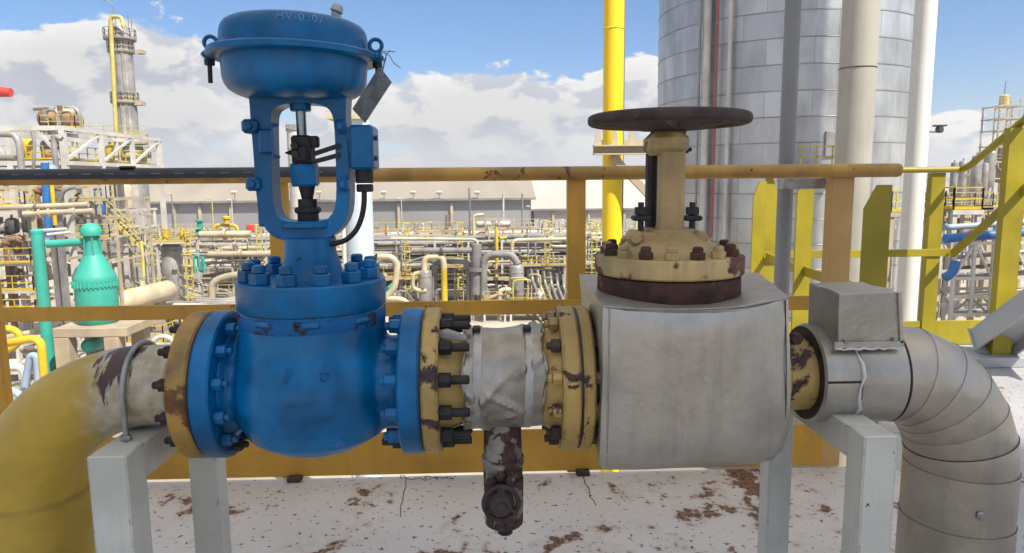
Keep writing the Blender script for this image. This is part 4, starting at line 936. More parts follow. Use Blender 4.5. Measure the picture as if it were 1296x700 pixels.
# cantilever bracket on the yellow pipe
bk = thing('pipe_bracket', 'cream steel cantilever bracket with diagonal brace on the yellow upright pipe', 'bracket', (ypx, 5.0, W(775, 190, 5).z))
za_, xb_0, xb_1 = W(790, 190, 4.9).z, W(750, 190, 4.9).x, W(835, 190, 4.9).x
for dz in (-.028, .028):
    b = MB(); b.box(((xb_0+xb_1)/2, 4.86, za_+dz), (xb_1-xb_0, .09, .009)); b.build('beam_flange', 'p_cream', bk)
b = MB(); b.box(((xb_0+xb_1)/2, 4.875, za_), (xb_1-xb_0, .010, .047)); b.build('beam_web', 'p_beige', bk)
for px in (757, 778, 800):
    q = W(px, 178, 4.86); b = MB(); b.rings([[Vector((q.x-.025, 4.86+dy, za_+.034)), Vector((q.x+.025, 4.86+dy, za_+.034)), Vector((q.x+.012, 4.86+dy, za_+.13)), Vector((q.x-.012, 4.86+dy, za_+.13))] for dy in (-.006, .006)]); b.build('gusset', 'p_cream', bk)
b = MB(); b.box(((xb_0+xb_1)/2+.02, 5.16, za_+.05), (xb_1-xb_0-.1, .05, .06)); b.build('rear_beam', 'p_cream', bk)
MB().bar(W(775, 198, 4.88), W(826, 252, 4.88), .05, .05).build('brace', 'p_beige', bk)

# silo
SX, SY, SR = W(985, 200, 45).x, 45.0, 7.55
G = -14.0
silo = thing('silo', 'huge silo clad in silvery sheets with thin red and white pipes up its side', 'silo', (SX, SY, G))
def cladcyl(c, r, z0, z1, n=96):
    b = MB(); b.cyl((c[0], c[1], z0), (c[0], c[1], z1), r, n=n, cap=True)
    return b
def uvcyl(o, c, r):
    me = o.data; uv = me.uv_layers.new(name='UVMap')
    for p in me.polygons:
        if len(p.vertices) != 4: continue
        an = [math.atan2(me.vertices[v].co.y+o0.y-c[1], me.vertices[v].co.x+o0.x-c[0]) for v in p.vertices]
        if max(an)-min(an) > PI: an = [a+2*PI if a < 0 else a for a in an]
        for li, a, vi in zip(p.loop_indices, an, p.vertices): uv.data[li].uv = (a*r, me.vertices[vi].co.z+o0.z+20)
o0 = Vector((0, 0, 0))
sh = cladcyl((SX, SY), SR, G, 15.2).build('shell', 'panels', silo); uvcyl(sh, (SX, SY), SR)
b = MB(); b.lathe([(SR-.5, 15.2), (SR+1.2, 15.2), (SR+1.2, 15.7), (3, 19.5), (0, 19.7)], (SX, SY, 0), 'Z', 96); b.build('roof', 'p_silver', silo)
for k in range(20):
    z = 15.2-1.35*k-.13
    if z < -10: break
    MB().torus((SX, SY, z), SR+.01, .022, 'Z', 96, 5).build('lap_band', 'p_silver', silo)
def onsilo(px, r_off):
    for k in range(400):
        th = PI*k/400; x, y = SX-(SR+r_off)*math.cos(th), SY-(SR+r_off)*math.sin(th)
        d = CM.transposed() @ (Vector((x, y, 0))-Vector((0, 0, CAMH)))
        if 648+FPX*d.x/-d.z >= px: return x, y
for px, r_, m, nm in ((889, .20, 'p_white', 'side_pipe'), (880, .07, 'p_silver', 'side_pipe'), (902, .065, 'pipe_red', 'red_pipe'), (917, .11, 'p_white', 'side_pipe')):
    x, y = onsilo(px, .35); MB().cyl((x, y, G), (x, y, 15.1), r_, n=12).build(nm, m, silo)
px0, py0 = 1012, 212
x, y = onsilo(1035, .9); z = W(1035, 212, y).z
pf = MB(); pf.box((x, y+.3, z), (2.6, 1.6, .1)); pf.build('platform', 'p_grating', silo)
b = MB()
for t_ in (-1.25, -.4, .4, 1.25): b.bar((x+t_, y-.45, z), (x+t_, y-.45, z+1.05), .06)
for dz in (.55, 1.05): b.bar((x-1.28, y-.45, z+dz), (x+1.28, y-.45, z+dz), .06)
b.build('platform_railing', 'p_pale_yellow', silo)
xx_, yy_ = onsilo(1050, .02); b = MB(); b.box((xx_, yy_-.02, W(1050, 182, yy_).z), (.9, .12, 1.3), bev=.02); b.build('hatch', 'p_silver', silo)
for px, py in ((1148, 62), (1148, 141)):
    z = W(px, py, SY).z; MB().box((SX+SR+.45, SY, z), (1.3, .5, .45)).build('side_bracket', 'p_pale_yellow' if py > 100 else 'p_cream', silo)
# unseen tall column, added to cast the shade lying over this deck
sc_ = Vector((SDX*27, SDY*27, 0))
nc = thing('shade_column', 'unseen tall silver column added out of view to shade the deck', 'column', (sc_.x+.0, sc_.y, G))
b = MB(); b.cyl((sc_.x, sc_.y, G), (sc_.x, sc_.y, 52), 3.5, n=64); b.build('shell', 'p_silver', nc)
b = MB(); b.lathe([(3.5, 52), (3.2, 53.2), (2.2, 54.2), (0, 54.6)], (sc_.x, sc_.y, 0), 'Z', 64); b.build('head', 'p_silver', nc)
b = MB(); b.cyl((sc_.x, sc_.y, G), (sc_.x, sc_.y, G+1.5), 4.0, n=48); b.build('skirt', 'p_concrete', nc)
s2 = Vector((SDX*5.0-SDY*SHP, SDY*5.0+SDX*SHP, 0))  # unseen stack, added to throw a shadow on the silo's left side
fs = thing('shadow_stack', 'unseen silver stack with a flared ring, added out of view to shadow the silo', 'stack', (s2.x, s2.y, G))
b = MB(); b.cyl((s2.x, s2.y, G), (s2.x, s2.y, 56), 3.1, n=56); b.build('shell', 'p_silver', fs)
b = MB(); b.lathe([(3.1, 41.5), (4.4, 43.5), (5.2, 46), (5.2, 46.4), (3.1, 46.4)], (s2.x, s2.y, 0), 'Z', 56, close=True); b.build('shadow_flare', 'p_grating', fs)  # flared ring shaped to bend the shadow edge on the silo
b = MB(); b.lathe([(3.1, 56), (2.8, 57), (0, 58)], (s2.x, s2.y, 0), 'Z', 48); b.build('head', 'p_silver', fs)

# ================================================================== PLANT BELOW
o = MB(); o.poly([(-3000, -400, G), (3000, -400, G), (3000, 3500, G), (-3000, 3500, G)]); o = o.build('ground', 'ground'); tag(o, kind='structure')
def gz(px, py, Y): return W(px, py, Y)
ORD = ['first', 'second', 'third', 'fourth', 'fifth', 'sixth', 'seventh', 'eighth', 'ninth', 'tenth', 'eleventh', 'twelfth', 'thirteenth', 'fourteenth', 'fifteenth', 'sixteenth', 'seventeenth', 'eighteenth', 'nineteenth', 'twentieth',
       'twenty-first', 'twenty-second', 'twenty-third', 'twenty-fourth', 'twenty-fifth', 'twenty-sixth', 'twenty-seventh', 'twenty-eighth', 'twenty-ninth', 'thirtieth']
def pipe(label, pts, r, m, group=None, name='pipe', fil=None, n=9, cat='pipe', flanges=0):
    pts = fillet(pts, fil if fil else r*3.2, 4); b = MB().tube(pts, r, n)
    if flanges:
        for k in range(flanges):
            i = min(len(pts)-2, int((k+.5)/flanges*(len(pts)-1))); p = pts[i].lerp(pts[i+1], .5); d = (pts[i+1]-pts[i]).normalized()
            b.cyl(p-d*r*.35, p+d*r*.35, r*1.55, n=12)
    o = b.build(name, m, None, smooth=50); tag(o, label, cat, group); return o
def ppx(label, pxs, r_px, Y, m, **kw):
    """pipe surveyed through photo points, at depth Y (a per-point depth may be given)"""
    pts = [W(p[0], p[1], p[2] if len(p) > 2 else Y) for p in pxs]
    return pipe(label, pts, r_px*Y/FPX, m, **kw)
def railing_mesh(b, pts, h=1.05, r=.045, step=1.3):
    for a, c in zip(pts, pts[1:]):
        a, c = Vector(a), Vector(c); L_ = (c-a).length; n = max(1, int(L_/step))
        for k in range(n+1): p = a.lerp(c, k/n); b.bar(p, p+Vector((0, 0, h)), r*1.3)
        for dz in (h*.5, h): b.bar(a+Vector((0, 0, dz)), c+Vector((0, 0, dz)), r*1.3)
        b.bar(a+Vector((0, 0, .07)), c+Vector((0, 0, .07)), r*.6, .14)
    return b
def platform(label, x0, x1, y0, y1, z, base, railm='p_yellow', legm='p_white', sides='FLR', name='platform', legs=True, cat='platform'):
    t = thing(name, label, cat, ((x0+x1)/2, (y0+y1)/2, base))
    MB().box(((x0+x1)/2, (y0+y1)/2, z-.06), (x1-x0, y1-y0, .12)).build('floor_grating', 'p_grating', t)
    b = MB(); b.box(((x0+x1)/2, y0-.02, z-.14), (x1-x0+.1, .12, .22)); b.build('edge_beam', legm, t)
    P_ = [(x0, y1, z), (x0, y0, z), (x1, y0, z), (x1, y1, z)]
    seg = {'L': P_[0:2], 'F': P_[1:3], 'R': P_[2:4], 'B': [P_[3], P_[0]]}
    for s_ in sides: railing_mesh(MB(), seg[s_]).build('railing', railm, t)
    if legs:
        for (x, y) in ((x0+.1, y0+.1), (x1-.1, y0+.1), (x0+.1, y1-.1), (x1-.1, y1-.1)): MB().bar((x, y, base), (x, y, z-.12), .22).build('leg', legm, t)
    return t
def vessel(label, x, y, z0, z1, r, m, name='vessel', legs=True, nozzles=True, band=None, cat='vessel', base=None):
    base = G if base is None else base
    t = thing(name, label, cat, (x, y, base)); h = r*.5
    b = MB(); b.lathe([(0, z0), (r*.6, z0+h*.25), (r*.9, z0+h*.65), (r, z0+h), (r, z1-h), (r*.9, z1-h*.65), (r*.6, z1-h*.25), (0, z1)], (x, y, 0), 'Z', 28); b.build('shell', m, t, smooth=60)
    if legs and z0 > base+.2:
        for k in range(4):
            a = PI/4+k*PI/2; MB().bar((x+r*.8*math.cos(a), y+r*.8*math.sin(a), base), (x+r*.8*math.cos(a), y+r*.8*math.sin(a), z0+h), r*.16).build('leg', 'p_grey', t)
    if nozzles:
        MB().cyl((x, y, z1-.02), (x, y, z1+r*.5), r*.2, n=10).build('nozzle', m, t)
        a = rnd.uniform(-2.6, -.6); zz = z0+(z1-z0)*rnd.uniform(.3, .7); d = Vector((math.cos(a), math.sin(a), 0)); c = Vector((x, y, zz))
        b = MB(); b.cyl(c+d*r*.9, c+d*r*1.35, r*.16, n=10); b.cyl(c+d*r*1.3, c+d*r*1.42, r*.26, n=12); b.build('nozzle', m, t)
    if band:
        for zz in band: MB().torus((x, y, zz), r*1.01, r*.05, 'Z', 28, 6).build('band', 'p_grey', t)
    return t
def hvessel(label, a, c, r, m, name='horizontal_vessel', base=None, sad='p_concrete', cat='vessel'):
    a, c = Vector(a), Vector(c); base = G if base is None else base; t = thing(name, label, cat, ((a+c)/2).to_tuple()[:2]+(base,)); d = (c-a).normalized(); x, y = frame_to(d); L_ = (c-a).length; rs = []
    for (rr, h) in ((.02, 0), (.6, r*.12), (.9, r*.32), (1, r*.5), (1, L_-r*.5), (.9, L_-r*.32), (.6, L_-r*.12), (.02, L_)):
        rs.append([a+d*h+x*(r*rr*math.cos(2*PI*k/24))+y*(r*rr*math.sin(2*PI*k/24)) for k in range(24)])
    b = MB(); b.rings(rs); b.build('shell', m, t, smooth=60)
    for f_ in (.22, .78):
        p = a.lerp(c, f_); b = MB(); b.box((p.x, p.y, (p.z-r*.6+base)/2), (r*.5, r*1.5, max(.2, p.z-r*.6-base))); b.build('saddle', sad, t)
    p = a.lerp(c, .5); MB().cyl(p+Vector((0, 0, r*.9)), p+Vector((0, 0, r*1.5)), r*.25, n=10).build('nozzle', m, t)
    return t
def lamp(label, x, y, base, h, m='p_grey', head='p_white', group=None):
    t = thing('lamp_post', label, 'lamp post', (x, y, base), group)
    MB().tube([(x, y, base), (x, y, base+h*.6), (x, y, base+h)], .07, 6, rads=[.11, .08, .055]).build('pole', m, t)
    b = MB(); b.box((x-.28, y-.15, base+h), (.5, .34, .2), bev=.04); b.build('lamp_head', head, t)
    return t
def rack(label, x0, x1, y0, y1, tiers, bay, m='p_white', base=G, brace=True, w=.24, name='pipe_rack', rm=None):
    t = thing(name, label, 'pipe rack', ((x0+x1)/2, (y0+y1)/2, base)); n = max(1, round((x1-x0)/bay)); xs = [x0+(x1-x0)*k/n for k in range(n+1)]
    for x in xs:
        for y in (y0, y1): MB().bar((x, y, base), (x, y, tiers[-1]+.1), w, w).build('column', m, t)
    for z in tiers:
        for y in (y0, y1): MB().bar((x0-.3, y, z), (x1+.3, y, z), w*.7, w*.9).build('beam', m, t)
        for x in xs: MB().bar((x, y0+w*.6, z-.01), (x, y1-w*.6, z-.01), w*.65, w*.8).build('cross_beam', m, t)
    if name == 'pipe_rack' and len(tiers) > 3:
        for z in (tiers[1], tiers[3]): MB().box(((x0+x1)/2, (y0+y1)/2+.9, z-.16), (x1-x0, y1-y0-2.2, .06)).build('floor_grating', 'p_dark', t)  # solid dark floors added so the gaps below them go dark with shade
    if brace:
        if len(tiers) > 3:
            for k in range(n):
                if k % 3 != 1: MB().bar((xs[k], y0-.02, tiers[2]+.15), (xs[k+1], y0-.02, tiers[3]-.15), w*.4).build('brace', m, t)
        for k in range(0, n, 3):
            za_, zb_ = base+.3, tiers[0]-.2
            MB().bar((xs[k], y0, za_), (xs[k+1], y0, zb_), w*.5).build('brace', m, t); 
            if len(tiers) > 1: MB().bar((xs[k+1], y0, tiers[0]+.2), (xs[k], y0, tiers[1]-.2), w*.5).build('brace', m, t)
    return t, xs
# ---- warehouses
wy = 150.0
def warehouse(name_label, pxl, pxr, py_eave, py_ridge, Y, depth, wallm, roofm, posts, extra=0):
    t = thing('warehouse', name_label, 'warehouse', ((W(pxl, 260, Y).x+W(pxr, 260, Y).x)/2, Y, G))
    x0, x1 = W(pxl, 260, Y).x, W(pxr, 260, Y).x; ze = W((pxl+pxr)/2, py_eave, Y).z; zr = W((pxl+pxr)/2, py_ridge, Y+depth).z
    b = MB(); b.box(((x0+x1)/2, Y+depth, (G+ze)/2), (x1-x0, depth*2, ze-G)); b.build('wall', wallm, t)
    b = MB(); e = 1.0
    for (za_, ya, zb2, yb) in ((ze, Y-e, zr, Y+depth), (zr, Y+depth, ze, Y+2*depth+e)):
        b.rings([[Vector((x, ya, za_+.05)), Vector((x, yb, zb2+.05)), Vector((x, yb, zb2+.4)), Vector((x, ya, za_+.4))] for x in (x0-e, x1+e)])
    b.build('roof', roofm, t)
    for px in posts:
        x = W(px, 270, Y).x; MB().box((x, Y-.3, (G+ze)/2-.2), (.55, .6, ze-G-.6)).build('wall_post', 'p_beige', t)
    for k in range(extra):
        f_ = (k+.6)/extra; x = x0+(x1-x0)*f_; 
        p = Vector((x, Y-e+ (depth*.35), ze+.42+(zr-ze)*.35*depth/(depth+e))); b = MB(); q = Vector((x+4.5, p.y, p.z))
        sl = (zr-ze)/(depth+e); b.rings([[Vector((x+dx, Y-e+dy, ze+.43+sl*dy+dz)) for (dx, dz) in ((0, 0), (3.4, 0), (3.4, .06), (0, .06))] for dy in (1.5, depth*.9)]); b.build('skylight', 'p_cream', t)
    MB().box(((x0+x1)/2, Y-e-.12, ze+.12), (x1-x0+2*e, .3, .35)).build('gutter', 'p_grey', t)
    return t
warehouse('long dark grey walled warehouse with beige roof closing the view behind the racks', 60, 672, 255.5, 223, wy, 24, 'wall_cladding', 'roof_beige', (222, 254, 293, 505, 572), 0)
warehouse('pale warehouse with wide white roof, next to the dark grey one', 676, 880, 265, 225, 172, 26, 'wall_pale', 'roof_white', (700, 745, 790), 0)
for k, px in enumerate((297, 335, 362, 404, 486, 523, 556, 604)):
    q = W(px, 252, wy-1.2); t = thing('floodlight', 'small floodlight perched on the beige warehouse roof, '+ORD[k]+' from the teal vessel', 'floodlight', q, 'floodlights along the warehouse roof')
    b = MB(); b.bar(q+Vector((0, .2, -.3)), q+Vector((0, .2, 1.2)), .12); b.build('bracket', 'p_grey', t)
    b = MB(); b.box(q+Vector((0, -.2, 1.3)), (1.1, .5, .7), Matrix.Rotation(.5, 3, 'X'), bev=.08); b.build('lamp_head', 'p_white', t)

# ---- pipe rack rows
def rack_at(label, pxl, pxr, Y, depth, pys, bay, m='p_white', w=.24):
    x0, x1 = W(pxl, 320, Y).x, W(pxr, 320, Y).x; tiers = sorted(W(600, py, Y).z for py in pys)
    t, xs = rack(label, x0, x1, Y, Y+depth, tiers, bay, m, w=w); return dict(x0=x0, x1=x1, y0=Y, y1=Y+depth, tiers=tiers, xs=xs)
RA = rack_at('front pipe rack of white columns with braces behind the ochre rail', 250, 845, 86, 7, (305, 318, 334, 352, 368), 4.1)
RB_ = rack_at('middle pipe rack of beige columns, behind the front white rack', 165, 850, 102, 7, (300, 310, 322), 5.0, 'p_beige')
RC = rack_at('rearmost pipe rack of beige columns, standing nearest the grey warehouse', 160, 860, 120, 7, (296, 302, 311), 6.5, 'p_beige')
TN = {5: ['lowest', 'second', 'middle', 'fourth', 'top'], 3: ['lowest', 'middle', 'top']}
cols = ['p_beige', 'p_cream', 'p_white', 'p_silver', 'p_grey', 'p_rust']; cname = {'p_beige': 'beige', 'p_cream': 'cream', 'p_white': 'white', 'p_silver': 'silver', 'p_grey': 'grey', 'p_rust': 'brown', 'p_yellow': 'yellow', 'p_blue': 'blue', 'p_pale_yellow': 'pale yellow', 'p_dark': 'dark', 'p_teal': 'teal', 'p_pale_blue': 'pale blue', 'p_red': 'red'}
for rk, rn in ((RA, 'front'), (RB_, 'middle'), (RC, 'rearmost')):
    for ti, z in enumerate(rk['tiers']):
        y = rk['y0']+.55; k = 0
        while y < rk['y1']-.4 and k < 9:
            r = rnd.choice((.09, .12, .14, .18, .24, .30)); m = rnd.choice(cols)
            if rk is RA and ti == 2 and k == 3: r, m = .34, 'p_blue'
            if rk is RB_ and ti == 1 and k == 1: r, m = .36, 'p_blue'
            y += r; xa, xb = rk['x0']-.2, rk['x1']+.2
            if rnd.random() < .5: xa += rnd.uniform(0, 22)
            if rnd.random() < .5: xb -= rnd.uniform(0, 22)
            zz = z+.12+r; pts = [(xa, y, zz), (xb, y, zz)]
            if rnd.random() < .4 and xa > rk['x0']+2: pts = [(xa, y, zz+rnd.choice((1.2, -1.4)))]+pts
            if rnd.random() < .4 and xb < rk['x1']-2: pts = pts+[(xb, y, zz+rnd.choice((1.2, -1.4)))]
            sz = 'thick' if r > .2 else 'thin' if r < .13 else 'medium'
            pipe('%s %s pipe on %s tier of %s rack, %s from its near edge' % (sz, cname[m], TN[len(rk['tiers'])][ti], rn, ORD[k]), pts, r, m, 'pipes lying on the %s rack' % rn, n=8)
            y += r+rnd.uniform(.22, .6); k += 1
    # risers with elbows between tiers and the ground
    xs_ = sorted(rnd.uniform(rk['x0']+1, rk['x1']-1) for _ in range(26))
    for k, x in enumerate(xs_):
        r = rnd.choice((.07, .09, .12, .16, .2)); m = rnd.choice(cols+['p_white', 'p_pale_yellow']); y = rk['y0']-rnd.uniform(.3, 1.6) if rnd.random() < .6 else rnd.uniform(rk['y0'], rk['y1'])
        zt_ = rnd.choice(rk['tiers'])+rnd.uniform(.3, 1.2); zb_ = G if rnd.random() < .55 else rnd.choice(rk['tiers'])-.5
        if zb_ > zt_-1.5: zb_ = G
        pts = [(x, y, zb_), (x, y, zt_)]; u = rnd.random()
        if u < .35: pts.append((x, y+rnd.uniform(1.5, 4), zt_))
        elif u < .75: pts.append((x+rnd.choice((-1, 1))*rnd.uniform(1.2, 4), y, zt_))
        pipe('%s %s riser pipe at the %s rack, %s from the teal vessel side' % ('thick' if r > .14 else 'thin', cname[m], rn, ORD[k]), pts, r, m, 'riser pipes at the %s rack' % rn, name='riser_pipe', n=8, flanges=rnd.choice((0, 2, 3)))
    # valves and small instruments on the tiers
    xs_ = sorted(rnd.uniform(rk['x0']+1, rk['x1']-1) for _ in range(22))
    for k, x in enumerate(xs_):
        z = rnd.choice(rk['tiers'][-2:])+.3; y = rk['y0']+rnd.uniform(0, 3); m = rnd.choice(['p_cream', 'p_beige', 'p_grey', 'p_pale_yellow', 'p_silver']); t = thing('line_valve', 'small %s handwheel valve on the %s rack, %s from the teal vessel side' % (cname[m], rn, ORD[k]), 'valve', (x, y, z), 'line valves on the %s rack' % rn)
        b = MB(); b.cyl((x-.35, y, z), (x+.35, y, z), .2, n=10); b.cyl((x-.4, y, z), (x-.32, y, z), .32, n=12); b.cyl((x+.32, y, z), (x+.4, y, z), .32, n=12); b.cyl((x, y, z), (x, y, z+.9), .11, .08, n=8); b.build('body', m, t)
        b = MB(); b.torus((x, y, z+.92), .3, .05, 'Z', 16, 6); b.bar((x-.3, y, z+.92), (x+.3, y, z+.92), .05); b.build('handwheel', rnd.choice(['p_red', 'p_grey', 'p_yellow', 'p_beige']), t)
    # stubs and jumper pipes crowding the upper tiers
    xs_ = sorted(rnd.uniform(rk['x0']+1, rk['x1']-1) for _ in range(30))
    for k, x in enumerate(xs_):
        r = rnd.choice((.06, .08, .1, .14)); m = rnd.choice(['p_cream', 'p_white', 'p_beige', 'p_pale_yellow', 'p_grey', 'p_cream']); y = rnd.uniform(rk['y0']-.4, rk['y1']); z = rk['tiers'][-1]
        pipe('%s stub pipe on top of the %s rack, %s from the teal vessel side' % (cname[m], rn, ORD[k]), [(x, y, z-.3), (x, y, z+rnd.uniform(.5, 1.9)), (x+rnd.uniform(-.9, .9), y+rnd.uniform(-.5, .5), z+rnd.uniform(.6, 2))], r, m, 'stub pipes on top of the %s rack' % rn, name='stub_pipe', n=7, fil=.25, flanges=rnd.choice((0, 2)))
    xs_ = sorted(rnd.uniform(rk['x0']+3, rk['x1']-3) for _ in range(24))
    for k, x in enumerate(xs_):
        r = rnd.choice((.07, .1, .13, .17)); m = rnd.choice(['p_cream', 'p_white', 'p_beige', 'p_silver', 'p_rust']); y = rk['y0']-rnd.uniform(.2, .9); ta = rnd.choice(rk['tiers'][1:])+rnd.uniform(.2, .9); tb_ = rnd.choice(rk['tiers'][:-1])+rnd.uniform(.2, .9); d_ = rnd.uniform(1.5, 6)*rnd.choice((-1, 1))
        pipe('%s jumper pipe on the face of the %s rack, %s from the teal vessel side' % (cname[m], rn, ORD[k]), [(x, y+2.5, ta), (x, y, ta), (x+d_*.6, y, ta), (x+d_*.6, y, tb_), (x+d_, y, tb_), (x+d_, y+2.5, tb_)], r, m, 'jumper pipes on the face of the %s rack' % rn, name='jumper_pipe', n=7)
# walkways with pale railings along the rack tops
for rk, rn, n in ((RA, 'front', 5), (RB_, 'middle', 5), (RC, 'rearmost', 4)):
    W_ = (rk['x1']-rk['x0'])/n
    for k in range(n):
        if rk is RA and k == 0: continue
        x0 = rk['x0']+W_*k+rnd.uniform(.5, 3); x1 = x0+W_*rnd.uniform(.4, .75); z = rk['tiers'][-1]+rnd.uniform(.5, 1.3)
        platform('railed walkway on top of the %s rack, %s from the teal vessel side' % (rn, ORD[k]), x0, x1, rk['y1']-1.6, rk['y1']-.3, z, rk['tiers'][-1], rnd.choice(['p_pale_yellow', 'p_cream', 'p_beige']), 'p_beige', name='walkway', cat='walkway')
# ---- equipment in front of and between the racks
eq = [(rnd.uniform(W(240, 380, 84).x, W(760, 380, 84).x), rnd.uniform(79, 84)) for _ in range(16)]
eq.sort()
for k, (x, y) in enumerate(eq):
    m = rnd.choice(['p_silver', 'p_grey', 'p_beige', 'p_white'])
    if k % 3 == 0: hvessel('low %s drum lying before the front rack, %s item from the teal vessel side' % (cname[m], ORD[k]), (x-1.1, y, G+1.1), (x+1.1, y, G+1.1), .55, m, name='drum', cat='drum')
    elif k % 3 == 1: vessel('small upright %s pot before the front rack, %s item from the teal vessel side' % (cname[m], ORD[k]), x, y, G+.7, G+2.6, .55, m, name='pot_vessel')
    else:
        t = thing('pump', 'skid mounted %s pump before the front rack, %s item from the teal vessel side' % (cname[m], ORD[k]), 'pump', (x, y, G))
        b = MB(); b.box((x, y, G+.2), (2.4, 1.0, .4), bev=.04); b.build('base', 'p_concrete', t); b = MB(); b.cyl((x-1, y, G+.9), (x+.2, y, G+.9), .42, n=16, bev=.06); b.build('motor', rnd.choice(['p_blue', 'p_grey', 'p_teal']), t)
        b = MB(); b.cyl((x+.3, y, G+.9), (x+.9, y, G+.9), .5, n=18, bev=.08); b.cyl((x+.6, y, G+1.2), (x+.6, y, G+2), .18, n=10); b.build('casing', m, t)
zq_ = lambda py, Y: W(600, py, Y).z
# named landmarks, centre
YA = 80
def vat(px, py0, py1, rpx, Y, m, label, **kw):
    q = W(px, py0, Y); return vessel(label, q.x, Y, q.z, W(px, py1, Y).z, rpx*Y/FPX, m, **kw)
vat(539, 389, 340, 8.5, YA, 'p_silver', 'silver upright vessel under the cream and yellow pipe loop', band=(W(539, 350, YA).z, W(539, 378, YA).z))
vat(654, 379, 333, 9.5, YA, 'p_silver', 'silver upright vessel fed by the fat grey pipe loop', band=(W(654, 345, YA).z,))
ppx('cream pipe looping off the side of the silver vessel beside the yellow drop pipe', [(531, 345), (523, 347), (522, 367), (540, 368)], 2.6, YA-.7, 'p_cream')
ppx('cream pipe loop arching over the silver upright vessel', [(537, 342), (537, 325), (561, 325), (562, 340)], 4.0, YA-.2, 'p_cream', fil=1.0)
ppx('bright yellow drop pipe continuing down from the cream pipe loop', [(562, 340), (563, 396)], 4.0, YA-.2, 'p_yellow')
ppx('zigzag cream pipe running down beside the blue valve bonnet', [(478, 325), (496, 325), (503, 334), (500, 364), (486, 378), (512, 379), (524, 396)], 4.0, YA-6, 'p_cream', fil=.7)
ppx('short teal pipe tucked under the zigzag cream pipe', [(484, 372), (500, 358), (503, 350)], 3.0, YA-4, 'p_teal')
ppx('teal pipe end at ground level below the zigzag cream pipe', [(490, 386), (513, 385), (520, 394)], 3.0, YA-7, 'p_teal')
ppx('fat grey standpipe rising between the two silver vessels', [(603, 372), (603, 309)], 7.0, YA, 'p_grey', flanges=2)
ppx('slimmer grey standpipe beside the fat grey standpipe', [(594, 372), (594, 330), (550, 330), (548, 385)], 4.2, YA+1, 'p_grey', flanges=2)
ppx('grey pipe running level into the fat grey standpipe', [(521, 317), (597, 317)], 3.8, YA-.3, 'p_grey', flanges=3)
ppx('fat grey pipe loop joining the ground to the second silver vessel', [(612, 392), (612, 322), (648, 322), (655, 334)], 4.8, YA-.3, 'p_grey', fil=1.2)
ppx('thin cream pipe along the rack top that drops beside the fat standpipe', [(495, 302), (604, 303), (606, 380)], 2.0, YA+2, 'p_cream')
ppx('bright yellow slim riser standing in front of the drum module', [(629, 334), (628, 287)], 2.2, YA+2, 'p_yellow')
ppx('cream pipe along the rack top running toward the ochre post', [(648, 345), (648, 304), (738, 302)], 2.6, YA+2, 'p_cream')
for k in range(6):
    ppx('cream pipe of the slanting bank by the ochre post, %s from the silver vessel' % ORD[k], [(672+8*k, 340+1.5*k, 84), (674+8*k, 355+2*k, 84), (690+7.5*k, 398, 72)], 2.0, 80, rnd.choice(['p_silver', 'p_beige', 'p_white']), group='slanting bank of pipes', fil=.8)
for k in range(9):
    q = W(672+7*k, 330, 85.2); pipe('thin white standpipe behind the slanting bank, %s from the silver vessel' % ORD[k], [(q.x, 85.2, G), (q.x, 85.2, W(672, 322+rnd.uniform(-6, 6), 85.2).z)], .12, rnd.choice(['p_white', 'p_silver']), 'thin standpipes behind the slanting bank', name='riser_pipe', n=8)
# drum module on top of the rack
t, _ = rack('open steel module on the rack top holding two small drums', W(598, 300, 88).x, W(650, 300, 88).x, 88.3, 91.5, [RA['tiers'][-1]+1.2, RA['tiers'][-1]+2.4], 1.8, 'p_beige', base=RA['tiers'][-1]+.15, brace=False, w=.14, name='steel_module')
for k, (a, c) in enumerate(((602, 622), (626, 647))):
    q0, q1 = W(a, 287, 89), W(c, 287, 89); z = RA['tiers'][-1]+1.8
    hvessel(['white drum in the steel module on the rack top, beside the bent cream pipe', 'white drum in the steel module on the rack top, nearer the ochre post'][k], (q0.x, 89.6, z), (q1.x, 89.6, z), .38, 'p_white', name='drum', base=RA['tiers'][-1]+1.26, sad='p_grey', cat='drum')
ppx('bent cream pipe climbing the end of the steel module', [(600, 303), (599, 275), (603, 272), (612, 272)], 2.0, 87.6, 'p_cream')
ppx('dark slim mast with a cap, behind the steel module', [(595, 305), (594, 238)], 1.3, 96, 'p_grey', name='mast', cat='mast')
ppx('slim white mast rising from the steel module to the warehouse eave', [(637, 300), (637, 245)], 1.3, 96, 'p_white', name='mast', cat='mast')
ppx('dark mast with crossarm near the end of the grey warehouse', [(661, 305), (661, 245)], 1.1, 98, 'p_grey', name='mast', cat='mast')
ppx('stubby dark standpipe with a yellow fitting beside the grey wall', [(565, 300), (566, 272)], 2.2, 95, 'p_rust')
for k, (px, py, m) in enumerate(((461, 286, 'p_grey'), (505, 252, 'p_white'), (527, 284, 'p_grey'), (545, 283, 'p_grey'), (672, 262, 'p_grey'), (716, 285, 'p_white'))):
    q = W(px, py, 99); base = RB_['tiers'][-1]; lamp('slim lamp post above the middle rack, %s from the blue valve' % ORD[k], q.x, 99+2.5, base-2, q.z-base+2, m, group='lamp posts above the racks')
for k, (pxa, pxb, py) in enumerate(((612, 640, 384), (645, 690, 387))):
    q0, q1 = W(pxa, py, 76), W(pxb, py, 76); platform(['low platform with yellow railing at the foot of the fat grey pipe loop', 'low platform with yellow railing at the foot of the second silver vessel'][k], q0.x, q1.x, 75, 77.5, q0.z, G, 'p_yellow', 'p_white', sides='FLRB')
